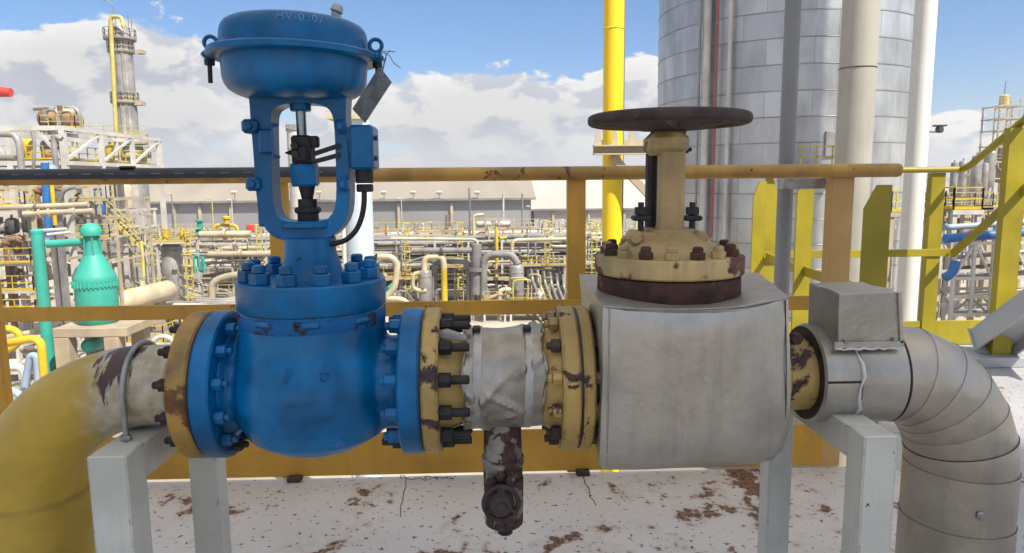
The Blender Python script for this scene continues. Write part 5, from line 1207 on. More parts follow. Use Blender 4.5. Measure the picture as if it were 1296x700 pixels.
# left of the blue valve
q = W(222, 385, 74)
vs = vessel('tall grey upright vessel with railed platform round its head', q.x, 74, G+1.2, W(222, 306, 74).z, 12.2*74/FPX, 'p_silver', band=(W(222, 316, 74).z,))
zpf = W(222, 304, 74).z; platform('railed platform round the head of the tall grey vessel', q.x-2.1, q.x+2.1, 72.3, 75.8, zpf, zpf-1.2, 'p_pale_yellow', 'p_cream', sides='FLRB', legs=True)
for k, (px, m) in enumerate(((209, 'p_yellow'), (231, 'p_yellow'))):
    w_ = W(px, 292, 73); b = MB(); b.cyl((w_.x, 73, zpf), (w_.x, 73, zpf+.9), .32, n=12); b.cyl((w_.x, 73, zpf+.9), (w_.x, 73, zpf+1.25), .22, n=12); o = b.build('yellow_actuator', m); tag(o, 'yellow actuator on the platform of the tall grey vessel, ' + ('nearer the teal vessel' if k == 0 else 'nearer the blue valve'), 'actuator')
lx0 = W(240, 350, 73); t = thing('caged_ladder', 'pale yellow caged ladder beside the tall grey vessel', 'ladder', (lx0.x, 73, G))
b = MB()
for s in (-.3, .3): b.bar((lx0.x+s, 73, G), (lx0.x+s, 73, zpf+1), .1)
z = G+.4
while z < zpf+.8: b.bar((lx0.x-.3, 73, z), (lx0.x+.3, 73, z), .06); z += .45
b.build('ladder', 'p_pale_yellow', t)
b = MB(); z = G+2.5
while z < zpf+1: b.lathe([(.5, z-.05), (.56, z-.05), (.56, z+.05), (.5, z+.05)], (lx0.x, 72.6, 0), 'Z', 12, close=True); z += 1.1
b.build('cage', 'p_pale_yellow', t)
LADDER = t
def stair(label, a, c, wid, m='p_pale_yellow'):
    a, c = Vector(a), Vector(c); t = thing('steel_stair', label, 'staircase', a)
    for dy in (0, wid):
        o_ = Vector((0, dy, 0)); MB().bar(a+o_, c+o_, .14, .3).build('stringer', m, t); MB().bar(a+o_+Vector((0, 0, 1.05)), c+o_+Vector((0, 0, 1.05)), .1).build('handrail', m, t)
    for k in range(12):
        p = a.lerp(c, (k+.5)/12); MB().box(p+Vector((0, wid/2, 0)), (.3, wid, .05)).build('tread', 'p_grating', t)
    return t
stair('pale yellow stair slanting down beside the teal vessel', W(134, 272, 66), W(178, 313, 66), .9)
ppx('pale yellow post bending down from the foot of the slanting stair', [(178, 305), (180, 318), (182, 350)], 2.0, 66, 'p_pale_yellow')
q0, q1 = W(145, 270, 70), W(180, 270, 70); rack('small white open frame between the slanting stair and the warehouse', q0.x, q1.x, 70, 72.5, [W(160, 312, 70).z, W(160, 288, 70).z, W(160, 266, 70).z], 2.6, 'p_white', w=.2, name='steel_structure', brace=False)
q0, q1 = W(142, 385, 62), W(216, 366, 70); hvessel('cream horizontal vessel sloping away beside the teal vessel', q0, q1, .95, 'p_cream')
platform('long low walkway with yellow railing behind the cream horizontal vessel', W(135, 360, 72).x, W(205, 360, 72).x, 72, 73.5, W(160, 366, 72).z, G, 'p_pale_yellow', 'p_beige')
platform('upper walkway with yellow railing behind the slanting stair', W(140, 330, 78).x, W(206, 330, 78).x, 78, 80, W(170, 335, 78).z, G, 'p_pale_yellow', 'p_beige')
ppx('thick cream pipe level along the rack top near the blue yoke', [(252, 297), (318, 296)], 4.2, 84, 'p_cream', flanges=2)
ppx('thick beige pipe level below the cream one near the blue yoke', [(264, 322), (345, 321)], 4.0, 84, 'p_beige', flanges=2)
ppx('thick beige pipe bending down to the ground beside the blue bonnet bolts', [(268, 398), (268, 357), (286, 350), (345, 342)], 4.6, 78, 'p_beige', fil=1.0)
for k in range(6):
    ppx('white pipe curving along the ground by the grey vessel, %s from the mid rail' % ORD[k], [(176, 396-k*2.3, 66+2*k), (215, 391-k*3, 66+2*k), (290, 393-k*2.6, 66+2*k), (330, 388-k*3, 67+2*k)], 2.4, 70, rnd.choice(['p_white', 'p_beige', 'p_silver']), group='pipes curving along the ground', fil=3)
lampy = [(217, 246, 'p_grey'), (268, 251, 'p_pale_yellow'), (293, 253, 'p_white')]
for k, (px, py, m) in enumerate(lampy):
    q = W(px, py, 90); lamp(['slim grey lamp post above the tall grey vessel', 'pale yellow lamp post against the dark grey warehouse wall', 'white lamp post against the dark grey warehouse wall by the blue yoke'][k], q.x, 90, G, q.z-G, m)
ppx('yellow pipe loop on the rack top before the dark grey wall', [(271, 300), (271, 285), (300, 285), (302, 298)], 2.0, 88, 'p_yellow')
q = W(287, 284, 87.6); b = MB(); b.cyl(q, q+Vector((0, 0, .6)), .35, n=14, bev=.05); b.cyl(q+Vector((0, 0, .6)), q+Vector((0, 0, 1.0)), .5, n=14, bev=.08); tag(b.build('yellow_actuator', 'p_yellow'), 'yellow actuator topped by a wide cap on the yellow pipe loop', 'actuator')
q = W(317, 289, 86); b = MB(); b.box(q, (.9, .5, .9), bev=.1); tag(b.build('red_box', 'p_red'), 'small red box on the rack top near the blue yoke', 'box')
for k, (px, py) in enumerate(((253, 286), (251, 296))):
    q = W(px, py, 85); b = MB(); b.cyl(q-Vector((0, 0, .5)), q+Vector((0, 0, .5)), .3, n=12, bev=.05); b.cyl(q+Vector((0, 0, .5)), q+Vector((0, 0, .75)), .5, n=14, bev=.05); tag(b.build('teal_valve', 'p_teal'), ['small teal valve on the rack top, upper one of two', 'small teal valve on the rack top, lower one of two'][k], 'valve')
ppx('teal pipe coil hanging in the rack beside the caged ladder', [(247, 346), (245, 326), (251, 322), (253, 345), (257, 324), (259, 345)], 1.6, 83, 'p_teal', fil=.4)

for k, (px, Yl) in enumerate(((331, 84.6), (516, 84.6), (583, 84.8), (693, 84.6), (752, 84.6), (808, 84.6))):
    q = W(px, 350, Yl); dup(LADDER, (q.x-lx0.x, Yl-73, 0), ['pale yellow caged ladder on the front rack beside the blue bonnet bolts', 'pale yellow caged ladder beside the zigzag cream pipe', 'pale yellow caged ladder by the slimmer grey standpipe', 'pale yellow caged ladder among the slanting bank of pipes', 'pale yellow caged ladder between the ochre post and the yellow upright pipe', 'pale yellow caged ladder just past the yellow upright pipe'][k], 'caged ladders on the pipe racks')
for k, (pxa, pxb, py, Yl, nm) in enumerate(((484, 530, 351, 84.4, 'beside the zigzag cream pipe'), (560, 598, 336, 84.6, 'behind the yellow drop pipe'), (612, 650, 352, 84.4, 'behind the fat grey pipe loop'), (660, 716, 335, 84.5, 'above the slanting bank of pipes'), (735, 762, 350, 84.5, 'beside the yellow upright pipe'), (262, 335, 372, 82, 'below the thick beige pipe'), (184, 212, 318, 80, 'left of the tall grey vessel'))):
    q0, q1 = W(pxa, py, Yl), W(pxb, py, Yl); platform(('pale yellow' if k % 3 else 'bright yellow') + ' railed catwalk on the rack face ' + nm, q0.x, q1.x, Yl-.2, Yl+1.2, q0.z, G, 'p_pale_yellow' if k % 3 else 'p_yellow', 'p_beige', name='catwalk', cat='walkway', sides='FL')
for k in range(34):
    px = 175+k*19+rnd.uniform(-7, 7); Yk = rnd.uniform(76, 84); q = W(px, 360, Yk); h_ = rnd.uniform(1.8, 5); m = rnd.choice(['p_cream', 'p_beige', 'p_silver', 'p_white', 'p_pale_yellow', 'p_rust', 'p_grey'])
    pipe('%s hooked ground pipe before the front rack, %s from the teal vessel side' % (cname[m], ORD[k]) if k < 30 else '%s hooked ground pipe beyond the yellow upright pipe, %s from it' % (cname[m], ORD[k-30]), [(q.x, Yk, G), (q.x, Yk, G+h_), (q.x+rnd.choice((-1, 1))*rnd.uniform(.8, 2.2), Yk+.2, G+h_), (q.x+rnd.choice((-1, 1))*rnd.uniform(.8, 2.2), Yk+1.5, G+h_-rnd.uniform(.6, 1.6))], rnd.choice((.08, .12, .17, .24)), m, 'hooked ground pipes before the front rack', name='ground_pipe', fil=.5, flanges=rnd.choice((0, 2, 3)))
# ---- teal vessel on its concrete table
TY = 36.0
def tz(py): return W(122, py, TY).z
tq = W(123, 380, TY); tx = tq.x; k_ = TY/FPX*.83
tv = thing('teal_vessel', 'teal blowdown vessel with conical shoulders on a concrete table', 'vessel', (tx, TY, tz(408)))
b = MB(); b.lathe([(0, tz(412)), (22*k_, tz(411)), (28*k_, tz(404)), (29*k_, tz(398)), (29*k_, tz(355)), (29.5*k_, tz(352)), (28*k_, tz(348)), (13*k_, tz(322)), (0, tz(322))], (tx, TY, 0), 'Z', 40); b.build('shell', 'p_teal', tv, smooth=50)
b = MB(); b.lathe([(26*k_, tz(361)), (30.5*k_, tz(361)), (30.5*k_, tz(356)), (26*k_, tz(356))], (tx, TY, 0), 'Z', 40, close=True); b.build('flange_ring', 'p_teal', tv)
for k in range(32):
    a = 2*PI*k/32; b = MB(); c = Vector((tx+30.3*k_*math.cos(a), TY+30.3*k_*math.sin(a), 0)); b.hexn(c+Vector((0, 0, tz(362.5))), c+Vector((0, 0, tz(354))), .05)
    if math.sin(a) < .3: b.build('flange_bolt', 'p_teal', tv)
b = MB(); b.lathe([(13*k_, tz(323)), (11.5*k_, tz(316)), (8.5*k_, tz(304)), (8.5*k_, tz(297))], (tx, TY, 0), 'Z', 28); b.build('neck', 'p_teal', tv)
for k in range(6):
    a = 2*PI*k/6; MB().bar((tx+13*k_*math.cos(a), TY+13*k_*math.sin(a), tz(322)), (tx+11*k_*math.cos(a), TY+11*k_*math.sin(a), tz(299)), .06).build('rib', 'p_teal', tv)
b = MB(); b.lathe([(0, tz(299)), (14*k_, tz(298)), (14.8*k_, tz(294)), (13*k_, tz(287)), (7*k_, tz(283)), (0, tz(282))], (tx, TY, 0), 'Z', 32); b.build('cap', 'p_teal', tv, smooth=50)
pts = [W(108, 306, TY), W(60, 309, TY)]
b = MB(); b.cyl(pts[0], pts[1], 5.8*k_, n=20); b.build('side_arm', 'p_teal', tv)
dl = thing('teal_standpipe', 'teal standpipe with domed top joined to the teal vessel', 'pipe', (W(52, 400, TY).x, TY, G)); dxp = W(54, 370, TY).x
b = MB(); b.cyl((dxp, TY, G+1.2), (dxp, TY, tz(296)), 8.2*k_, n=28); b.lathe([(8*k_, tz(296)), (8.6*k_, tz(294)), (8.6*k_, tz(291)), (6*k_, tz(289)), (0, tz(288.5))], (dxp, TY, 0), 'Z', 28); b.build('pipe', 'p_teal', dl)
b = MB(); b.box((dxp, TY, G+.6), (1.4, 1.4, 1.2), bev=.03); b.build('plinth', 'p_concrete', dl)
ct_ = thing('concrete_table', 'peach concrete table on square legs carrying the teal vessel', 'plinth', (tx, TY, G)); xc0_, xc1_ = W(88, 420, TY).x, W(178, 420, TY).x
b = MB(); b.box(((xc0_+xc1_)/2, TY+.2, tz(414)), (xc1_-xc0_, 3.2, .46), bev=.03); b.build('slab', 'p_concrete', ct_)
for x in (xc0_+.4, xc1_-.75):
    for y in (TY-1.1, TY+1.5): b = MB(); b.box((x, y, (G+tz(420))/2), (.7, .7, tz(420)-G-.01), bev=.02); b.build('leg', 'p_concrete', ct_)
q = W(118, 437, TY); hvessel('small teal drum lying under the concrete table', W(110, 438, TY-.8), W(130, 433, TY+1.4), .34, 'p_teal', name='teal_drum', cat='drum', sad='p_grey')
# near-left pipes under the mid rail
ppx('fat golden yellow pipe bending down beyond the yellow elbow', [(-30, 441), (43, 428), (52, 434), (58, 500)], 5.2, 33, 'p_yellow', fil=.5)
ppx('second golden yellow pipe tucked behind the fat one', [(-30, 452), (18, 441), (28, 425), (14, 415), (-30, 420)], 4.5, 34, 'p_yellow', fil=.6)
ppx('brownish white pipe slanting past the golden pipes', [(-20, 433), (46, 420)], 4.0, 38, 'p_beige')
ppx('pale blue hose arching down beside the golden pipe', [(30, 500), (38, 450), (46, 450), (50, 500)], 4.5, 35, 'p_pale_blue', fil=.5)
ppx('pale blue pipe end low beside the yellow elbow', [(4, 490), (28, 500), (34, 520)], 5, 33, 'p_pale_blue', fil=.5)
ppx('white pipe running level under the golden pipes', [(-20, 468), (30, 463), (34, 500)], 5, 36, 'p_white', fil=.5)
q0, q1 = W(-60, 480, 40), W(70, 480, 40); rack('low white rack under the golden pipes', q0.x, q1.x, 40, 43, [W(20, 500, 40).z, W(20, 472, 40).z, W(20, 440, 40).z], 2.0, 'p_white', w=.16)
ppx('rusty brown pipe on the low white rack', [(-20, 446), (66, 440)], 4, 41, 'p_rust'); ppx('white pipe on the low white rack', [(-20, 462), (66, 456)], 4.5, 41, 'p_white'); ppx('dark grey pipe on the low white rack', [(-20, 482), (66, 474)], 4.5, 41.5, 'p_grey')
q0, q1 = W(64, 470, 39), W(96, 470, 39); rack('small white stand beside the teal standpipe', q0.x, q1.x, 39, 40.4, [W(80, 452, 39).z], 1.2, 'p_white', w=.12, name='steel_structure')
platform('yellow railed platform behind the concrete table', W(160, 420, 46).x, W(206, 420, 46).x, 46, 49, W(180, 433, 46).z, G, 'p_yellow', 'p_white')
ppx('white pipe hook beside the ochre flange', [(190, 460), (192, 432), (205, 424), (220, 430), (222, 460)], 3.2, 44, 'p_white', fil=.5)
# ---- left process structure (three railed floors)
LYs = 54.0; xa_, xb_ = W(-70, 330, LYs).x, W(48, 330, LYs).x
t, xs = rack('grey process structure of stacked floors at the picture edge behind the teal standpipe', xa_, xb_, LYs, LYs+9, [W(20, 396, LYs).z, W(20, 368, LYs).z, W(20, 335, LYs).z, W(20, 303, LYs).z, W(20, 262, LYs).z, W(20, 238, LYs).z], 3.6, 'p_beige', w=.26, name='process_structure')
for k, (py, lab) in enumerate(((332, 'middle'), (366, 'lower'), (395, 'lowest'), (262, 'top'))):
    z = W(20, py, LYs).z; platform('%s walkway with bright yellow railing round the grey process structure' % lab, xa_-.3, xb_+.3, LYs-1.3, LYs-.2, z+.12, z-.6, 'p_yellow', 'p_beige', name='walkway', cat='walkway')
for k in range(14):
    x = rnd.uniform(xa_, xb_); y = LYs+rnd.uniform(.8, 8); m = rnd.choice(['p_grey', 'p_dark', 'p_beige', 'p_silver', 'p_rust']); z0 = rnd.choice((W(20, 396, LYs).z, W(20, 368, LYs).z, W(20, 335, LYs).z, W(20, 303, LYs).z)); r = rnd.uniform(.35, .8)
    vessel('%s vessel inside the grey process structure, %s by height' % (cname[m], ORD[k]), x, y, z0+.2, z0+rnd.uniform(1.2, 1.9), r, m, legs=False, base=z0)
for k in range(16):
    x = rnd.uniform(xa_, xb_); y = LYs+rnd.uniform(-1.5, 4); r = rnd.choice((.08, .12, .16, .22)); m = rnd.choice(['p_silver', 'p_beige', 'p_white', 'p_grey', 'p_rust']); z0 = rnd.choice((G, W(20, 395, LYs).z, W(20, 335, LYs).z)); z1 = rnd.choice((W(20, 303, LYs).z, W(20, 262, LYs).z, W(20, 238, LYs).z))
    pipe('%s riser on the grey process structure, %s toward the teal standpipe' % (cname[m], ORD[k]), [(x, y, z0), (x, y, z1), (x+rnd.uniform(-2, 2), y+.2, z1+.1), (x+rnd.uniform(-2, 2), y+.3, z1+rnd.uniform(-1, 1))], r, m, 'risers on the grey process structure', name='riser_pipe', fil=.4, flanges=2)
ppx('thick beige header pipe crossing before the process structure, upper one', [(-20, 264), (112, 259)], 3.4, 50, 'p_beige', flanges=4)
ppx('thick beige header pipe crossing before the process structure, lower one', [(30, 271), (60, 269), (118, 267)], 3.6, 50, 'p_beige', flanges=3)
ppx('blue upright pipe rising beside the teal standpipe', [(62, 300), (58, 232), (57, 206)], 4.6, 52, 'p_blue')
ppx('yellow upright pipe next to the blue upright pipe', [(70, 285), (65, 230)], 2.6, 52, 'p_yellow')
ppx('white pipe slanting behind the teal side arm', [(72, 262), (80, 240), (96, 236)], 3.0, 55, 'p_silver')
ppx('white header pipe just above the teal side arm', [(52, 292), (84, 290)], 2.2, 42, 'p_white'); ppx('short white pipe beside the teal cap', [(60, 297), (90, 294)], 1.8, 44, 'p_white')
q0, q1 = W(85, 260, 62), W(145, 260, 62); rack('beige frame with railed floor rising behind the teal cap', q0.x, q1.x, 62, 68, [W(110, 330, 62).z, W(110, 300, 62).z, W(110, 276, 62).z, W(110, 253, 62).z], 2.4, 'p_beige', w=.2, name='process_structure')
platform('walkway with pale yellow railing on the beige frame behind the teal cap', q0.x, q1.x, 60.8, 61.8, W(110, 252, 62).z+.1, W(110, 256, 62).z, 'p_pale_yellow', 'p_beige', name='walkway', cat='walkway')
platform('lower walkway with pale yellow railing on the beige frame behind the teal cap', q0.x, q1.x, 60.8, 61.8, W(110, 300, 62).z+.1, W(110, 305, 62).z, 'p_pale_yellow', 'p_beige', name='walkway', cat='walkway')
vat(103, 285, 245, 6, 64, 'p_grey', 'grey vessel inside the beige frame behind the teal cap', base=W(103, 290, 64).z)
vat(128, 272, 236, 6, 66, 'p_blue', 'dark blue drum inside the beige frame behind the teal cap', base=W(103, 276, 66).z)
vat(162, 300, 232, 9, 84, 'p_beige', 'beige upright drum with elbowed vent beside the dark grey warehouse')
# ---- upper left white frame with exchanger on top
UY = 60.0; ux0, ux1 = W(-60, 160, UY).x, W(78, 160, UY).x; uz1, uz0 = W(78, 162, UY).z, W(78, 206, UY).z
t, xs = rack('white braced steel frame standing above the rail, carrying the exchanger', ux0, ux1, UY, UY+17, [uz0, uz1], 4.6, 'p_white', w=.42, name='steel_structure', brace=False)
for k in range(len(xs)-1):
    MB().bar((xs[k+1]-.2, UY-.02, uz0+.3), (xs[k+1]-1.9+(.0), UY-.02, uz1-.25), .2).build('brace', 'p_white', t)
for j in range(1, 3):
    y = UY+17*j/3; MB().bar((ux1, y, uz0-3), (ux1, y, uz1), .36).build('column', 'p_white', t)
for j in range(3): MB().bar((ux1+.02, UY+17*j/3+.3, uz0+.3), (ux1+.02, UY+17*(j+1)/3-.3, uz1-.3), .2).build('brace', 'p_white', t)
MB().box(((ux0+ux1)/2, UY+8.5, uz0+.25), (ux1-ux0-.5, 16.4, .08)).build('floor_grating', 'p_grating', t)
railing_mesh(MB(), [(ux0, UY+.2, uz0+.3), (ux1-.4, UY+.2, uz0+.3), (ux1-.4, UY+16, uz0+.3)], 1.1, .06).build('railing', 'p_yellow', t)
railing_mesh(MB(), [(ux0, UY+15, uz1+.3), (ux1-.3, UY+15, uz1+.3)], 1.0, .05).build('railing', 'p_pale_yellow', t)
e0, e1 = W(52, 150, UY+5), W(101, 154, UY+9)
hvessel('brownish exchanger shell lying on top of the white braced frame', e0, e1, .85, 'p_rust', name='heat_exchanger', base=uz1+.2, sad='p_grey', cat='exchanger')
hvessel('smaller pale drum above the brownish exchanger', W(64, 143, UY+7), W(96, 144, UY+8), .45, 'p_beige', name='drum', base=uz1+1.2, sad='p_grey', cat='drum')
platform('railed walkway round the brownish exchanger', W(56, 158, UY+4).x, W(100, 158, UY+4).x, UY+3.4, UY+4.6, uz1+.3, uz1-.2, 'p_pale_yellow', 'p_white', name='walkway', cat='walkway')
ppx('fat grey vent duct lying atop the exchanger', [(43, 137), (62, 136), (68, 139)], 3.2, UY+6, 'p_silver', fil=.5)
ppx('silver pipe arching over the exchanger end', [(58, 152), (58, 139), (72, 139), (75, 158)], 2.0, UY+4.5, 'p_silver', fil=.5)
ppx('silver pipe dropping past the far end of the exchanger', [(80, 136), (99, 137), (102, 160)], 2.4, UY+8, 'p_silver', fil=.6)
ppx('rusty thin pipe between the exchanger and the drum', [(76, 158), (77, 142), (90, 141), (91, 160)], 1.3, UY+5, 'p_rust', fil=.4)
ppx('silver elbow pipe standing in front of the white frame leg', [(78, 176), (70, 172), (68, 180), (72, 216)], 3.4, UY-3, 'p_silver', fil=.6)
ppx('fat silver pipe bending down at the picture edge before the white frame', [(-30, 169), (18, 170), (24, 180), (28, 222)], 4.0, UY-6, 'p_silver', fil=.9)
ppx('silver pipe level at the picture edge above the rail', [(-30, 199), (20, 200)], 3.6, UY-6, 'p_silver')
ppx('slim silver riser before the white frame', [(42, 222), (44, 180), (40, 166)], 2.0, UY-2, 'p_silver')
vat(38, 206, 176, 6, UY+4, 'p_yellow', 'yellow upright hopper inside the white frame', base=uz0+.3)
hvessel('dark drum slung inside the white frame', W(50, 186, UY+8), W(86, 188, UY+9), .7, 'p_grey', name='drum', base=uz0+.3, sad='p_grey', cat='drum')
hvessel('rusty drum low inside the white frame', W(54, 196, UY+3), W(80, 197, UY+4), .5, 'p_rust', name='drum', base=uz0+.3, sad='p_grey', cat='drum')
hvessel('small blue drum peeping over the rail below the white frame', W(56, 216, UY-4), W(72, 216, UY-4), .45, 'p_pale_blue', name='drum', cat='drum', sad='p_grey')
q = W(145, 206, UY+18); vessel('small yellow hopper at the far corner of the white frame', q.x, UY+18, q.z, q.z+2, .8, 'p_yellow', base=q.z-6)
ws = thing('windsock', 'red windsock pointing sideways at the picture edge', 'windsock', W(-8, 116, 62)); a_, c_ = W(-20, 115, 62), W(14, 117, 62)
MB().tube([a_, a_.lerp(c_, .5), c_], .5, 14, rads=[.5, .45, .36]).build('sock', 'p_red', ws); MB().bar(a_+Vector((-.2, 0, .6)), (a_.x-.2, 62, G), .14).build('pole', 'p_white', ws)
# ---- distillation tower, left
ty = 98.0; q = W(164, 200, ty); txx = q.x; kk = ty/FPX
def th(py): return W(158, py, ty).z
tw = thing('distillation_tower', 'tall silver distillation tower with railed platforms and a yellow pipe', 'tower', (txx, ty, G))
b = MB(); b.lathe([(19*kk, G), (19*kk, th(197)), (13*kk, th(180)), (12.5*kk, th(52)), (12*kk, th(40)), (8*kk, th(31)), (0, th(29))], (txx, ty, 0), 'Z', 32); b.build('shell', 'p_silver', tw, smooth=50)
for py, r_ in ((50, 18), (66, 15), (130, 16), (182, 22), (198, 24)):
    MB().cyl((txx, ty, th(py)-.12), (txx, ty, th(py)+.12), r_*kk, n=20).build('platform', 'p_grating', tw)
    b = MB(); pts = [Vector((txx+(r_-.6)*kk*math.cos(2*PI*k/14), ty+(r_-.6)*kk*math.sin(2*PI*k/14), th(py)+.1)) for k in range(15)]; railing_mesh(b, pts, 1.2, .05, 3).build('railing', 'p_beige' if py < 100 else 'p_pale_yellow', tw)
for (dx, dy, r_) in ((6, -10, 2.2), (-4, -12, 1.5), (10, -7, 1.2), (1, -13, 1.0)): MB().cyl((txx+dx*kk, ty+dy*kk, th(185)), (txx+dx*kk, ty+dy*kk, th(45+dx)), r_*kk, n=8).build('side_pipe', 'p_silver' if dx > 0 else 'p_grey', tw)
for (px, py, sx) in ((178, 66, 3), (177, 131, 4), (190, 190, 4)):
    w_ = W(px, py, ty); MB().box(w_, (5*kk*sx/2, 1.2, .5)).build('side_platform', 'p_beige', tw)
yl = ppx('yellow pipe climbing the edge of the distillation tower and hooking over its top', [(153, 218), (152, 185), (147, 168), (140, 25), (142, 21), (154, 21), (156, 34)], 2.4, ty-2, 'p_pale_yellow', fil=.9)
ppx('thin gooseneck vent above the distillation tower', [(147, 30), (142, 6), (136, 1), (128, -1)], .7, ty, 'p_grey', fil=1.2, name='vent_pipe')
for k, px in enumerate((163, 167)): ppx('thin rod aerial on top of the distillation tower, %s from the yellow pipe' % ORD[k], [(px, 40), (px-1, 20+4*k)], .5, ty, 'p_grey', name='aerial', cat='aerial')
# ---- seen through and beside the blue yoke
vy = 62.0; q = W(379, 250, vy); tk = thing('white_stack', 'white cylindrical stack with a railed crown seen through the blue yoke', 'stack', (q.x, vy, G))
b = MB(); b.cyl((q.x, vy, G), (q.x, vy, W(376, 166, vy).z), 11.5*vy/FPX, n=28); b.build('shell', 'p_white', tk)
zc_ = W(376, 166, vy).z; MB().cyl((q.x, vy, zc_), (q.x, vy, zc_+.14), 12.5*vy/FPX, n=24).build('crown_floor', 'p_grey', tk)
railing_mesh(MB(), [Vector((q.x+12*vy/FPX*math.cos(2*PI*k/12), vy+12*vy/FPX*math.sin(2*PI*k/12), zc_)) for k in range(13)], .45, .05, 3).build('crown_railing', 'p_grey', tk)
for py in (188, 215, 235, 262): MB().torus((q.x, vy, W(376, py, vy).z), 11.6*vy/FPX, .03, 'Z', 28, 5).build('band', 'p_silver', tk)
vy = 30.0; q = W(455, 280, vy); tk = thing('pale_column', 'pale bluish column with a small platform standing close behind the blue valve', 'column', (q.x, vy, G))
b = MB(); b.cyl((q.x, vy, G), (q.x, vy, W(440, 152, vy).z), 17*vy/FPX, n=36); b.build('shell', 'pale_shell', tk)
zc_ = W(436, 150, vy).z; MB().box((q.x-.3, vy, zc_), (1.5, 1.4, .14)).build('platform', 'p_cream', tk)
railing_mesh(MB(), [(q.x-1.05, vy-.65, zc_), (q.x+.4, vy-.65, zc_), (q.x+.4, vy+.6, zc_)], .45, .022, .5).build('railing', 'p_cream', tk)
for dx_ in (-.42,): MB().cyl((q.x+dx_-.2, vy-.3, G), (q.x+dx_-.2, vy-.3, zc_), .09, n=10).build('side_pipe', 'p_white', tk)
# ---- right-hand distance
rt = 118.0; q = W(1273, 215, rt); kk = rt/FPX
t, xs = rack('distant lattice tower with stacked platforms beyond the lime handrail', q.x-1.9, q.x+2.4, rt, rt+4, [W(1273, p, rt).z for p in (226, 205, 185, 165, 150, 134)], 2.2, 'p_beige', w=.22, name='lattice_tower', base=G)
zt_ = W(1273, 134, rt).z
b = MB(); b.cyl((q.x+.2, rt+2, zt_), (q.x+.2, rt+2, zt_+2.0), .75, n=16, bev=.2); b.build('top_drum', 'p_pale_yellow', t); b = MB(); b.tube(fillet([(q.x+.2, rt+2, zt_+2), (q.x+.2, rt+2, zt_+4.2), (q.x+.8, rt+2, zt_+4.3)], .3, 3), .08, 6); b.build('vent', 'p_grey', t)
for p in (205, 165, 150, 134): railing_mesh(MB(), [(q.x-2.2, rt-.6, W(1273, p, rt).z), (q.x+2.7, rt-.6, W(1273, p, rt).z)], 1.2, .06).build('railing', 'p_beige', t)
vat(1266, 232, 172, 10, rt+6, 'p_rust', 'rust coloured column inside the distant lattice tower'); vat(1288, 236, 150, 9, rt+8, 'p_beige', 'beige column beside the distant lattice tower'); vat(1250, 238, 190, 7, rt-4, 'p_silver', 'small silver column at the foot of the distant lattice tower')
for k, (px, py) in enumerate(((1205, 205), (1216, 203), (1233, 196), (1244, 206), (1226, 212))):
    vat(px, 250, py, 4+k % 3, 90+4*k, rnd.choice(['p_grey', 'p_silver', 'p_beige']), 'far %s process column beyond the yellow railed platform, %s from the white upright pipe' % ('slender' if k % 3 == 0 else 'plain', ORD[[0, 1, 3, 4, 2][k]]))['group'] = 'far process columns'
ry = 34.0; q0, q1 = W(1207, 262, ry), W(1243, 262, ry)
platform('bright yellow railed platform seen between the lime posts', q0.x, q1.x, ry, ry+2.2, W(1225, 265, ry).z, G, 'p_yellow', 'p_white', sides='FLRB')
platform('beige railed platform behind the white upright pipe', W(1128, 262, 36).x, W(1196, 262, 36).x, 36, 38, W(1165, 268, 36).z, G, 'p_pale_yellow', 'p_beige', sides='FLRB')
ry = 31.0
ppx('fat blue pipe crossing on the white truss bridge beyond the lime handrail', [(1196, 302), (1330, 291)], 6.0, ry+.8, 'p_blue', flanges=0)
ppx('pale blue pipe lying behind the fat blue pipe', [(1196, 288), (1330, 279)], 4.0, ry+2, 'p_pale_blue')
ppx('dark blue pipe end low beside the lime post', [(1196, 352), (1206, 345), (1210, 330)], 6.0, ry-1, 'p_blue', fil=.4)
x0, x1 = W(1208, 330, ry).x, W(1330, 330, ry).x
t = thing('truss_bridge', 'white steel truss bridge carrying the blue pipes beyond the lime handrail', 'pipe rack', ((x0+x1)/2, ry, G))
zz = [W(1240, 308, ry).z, W(1240, 352, ry).z, W(1240, 376, ry).z, W(1240, 398, ry).z]
for y in (ry, ry+2.4):
    for z in zz: MB().bar((x0, y, z), (x1, y, z), .13).build('beam', 'p_white', t)
    n = 5
    for k in range(n+1):
        x = x0+(x1-x0)*k/n; MB().bar((x, y, G if k % 2 == 0 else zz[3]), (x, y, zz[0]), .14).build('column', 'p_white', t)
        if k < n:
            xn = x0+(x1-x0)*(k+1)/n; MB().bar((x, y, zz[0] if k % 2 else zz[1]), (xn, y, zz[1] if k % 2 else zz[0]), .09).build('brace', 'p_white', t); MB().bar((x, y, zz[2] if k % 2 else zz[3]), (xn, y, zz[3] if k % 2 else zz[2]), .08).build('brace', 'p_silver', t)
for k, (py, m, r_) in enumerate(((322, 'p_silver', 3), (336, 'p_rust', 2.5), (348, 'p_silver', 4), (370, 'p_beige', 3), (392, 'p_grey', 4))):
    ppx('%s pipe on the white truss bridge, %s downward' % (cname[m], ORD[k]), [(1204, py+4), (1330, py-6)], r_, ry+.6+.4*k, m, group='pipes on the white truss bridge')
for k in range(12):
    px = 1192+rnd.uniform(0, 104); m = rnd.choice(['p_beige', 'p_grey', 'p_silver', 'p_cream', 'p_rust']); Yk = rnd.uniform(42, 80); q = W(px, rnd.uniform(250, 330), Yk)
    if q.z < G+2: q.z = G+3
    pipe('%s pipework standing behind the truss bridge, %s from the camera' % (cname[m], ORD[k]), [(q.x-2, Yk, q.z-.5), (q.x, Yk, q.z), (q.x, Yk, G)], rnd.choice((.15, .22, .3)), m, 'pipework behind the truss bridge', fil=.5, flanges=2)
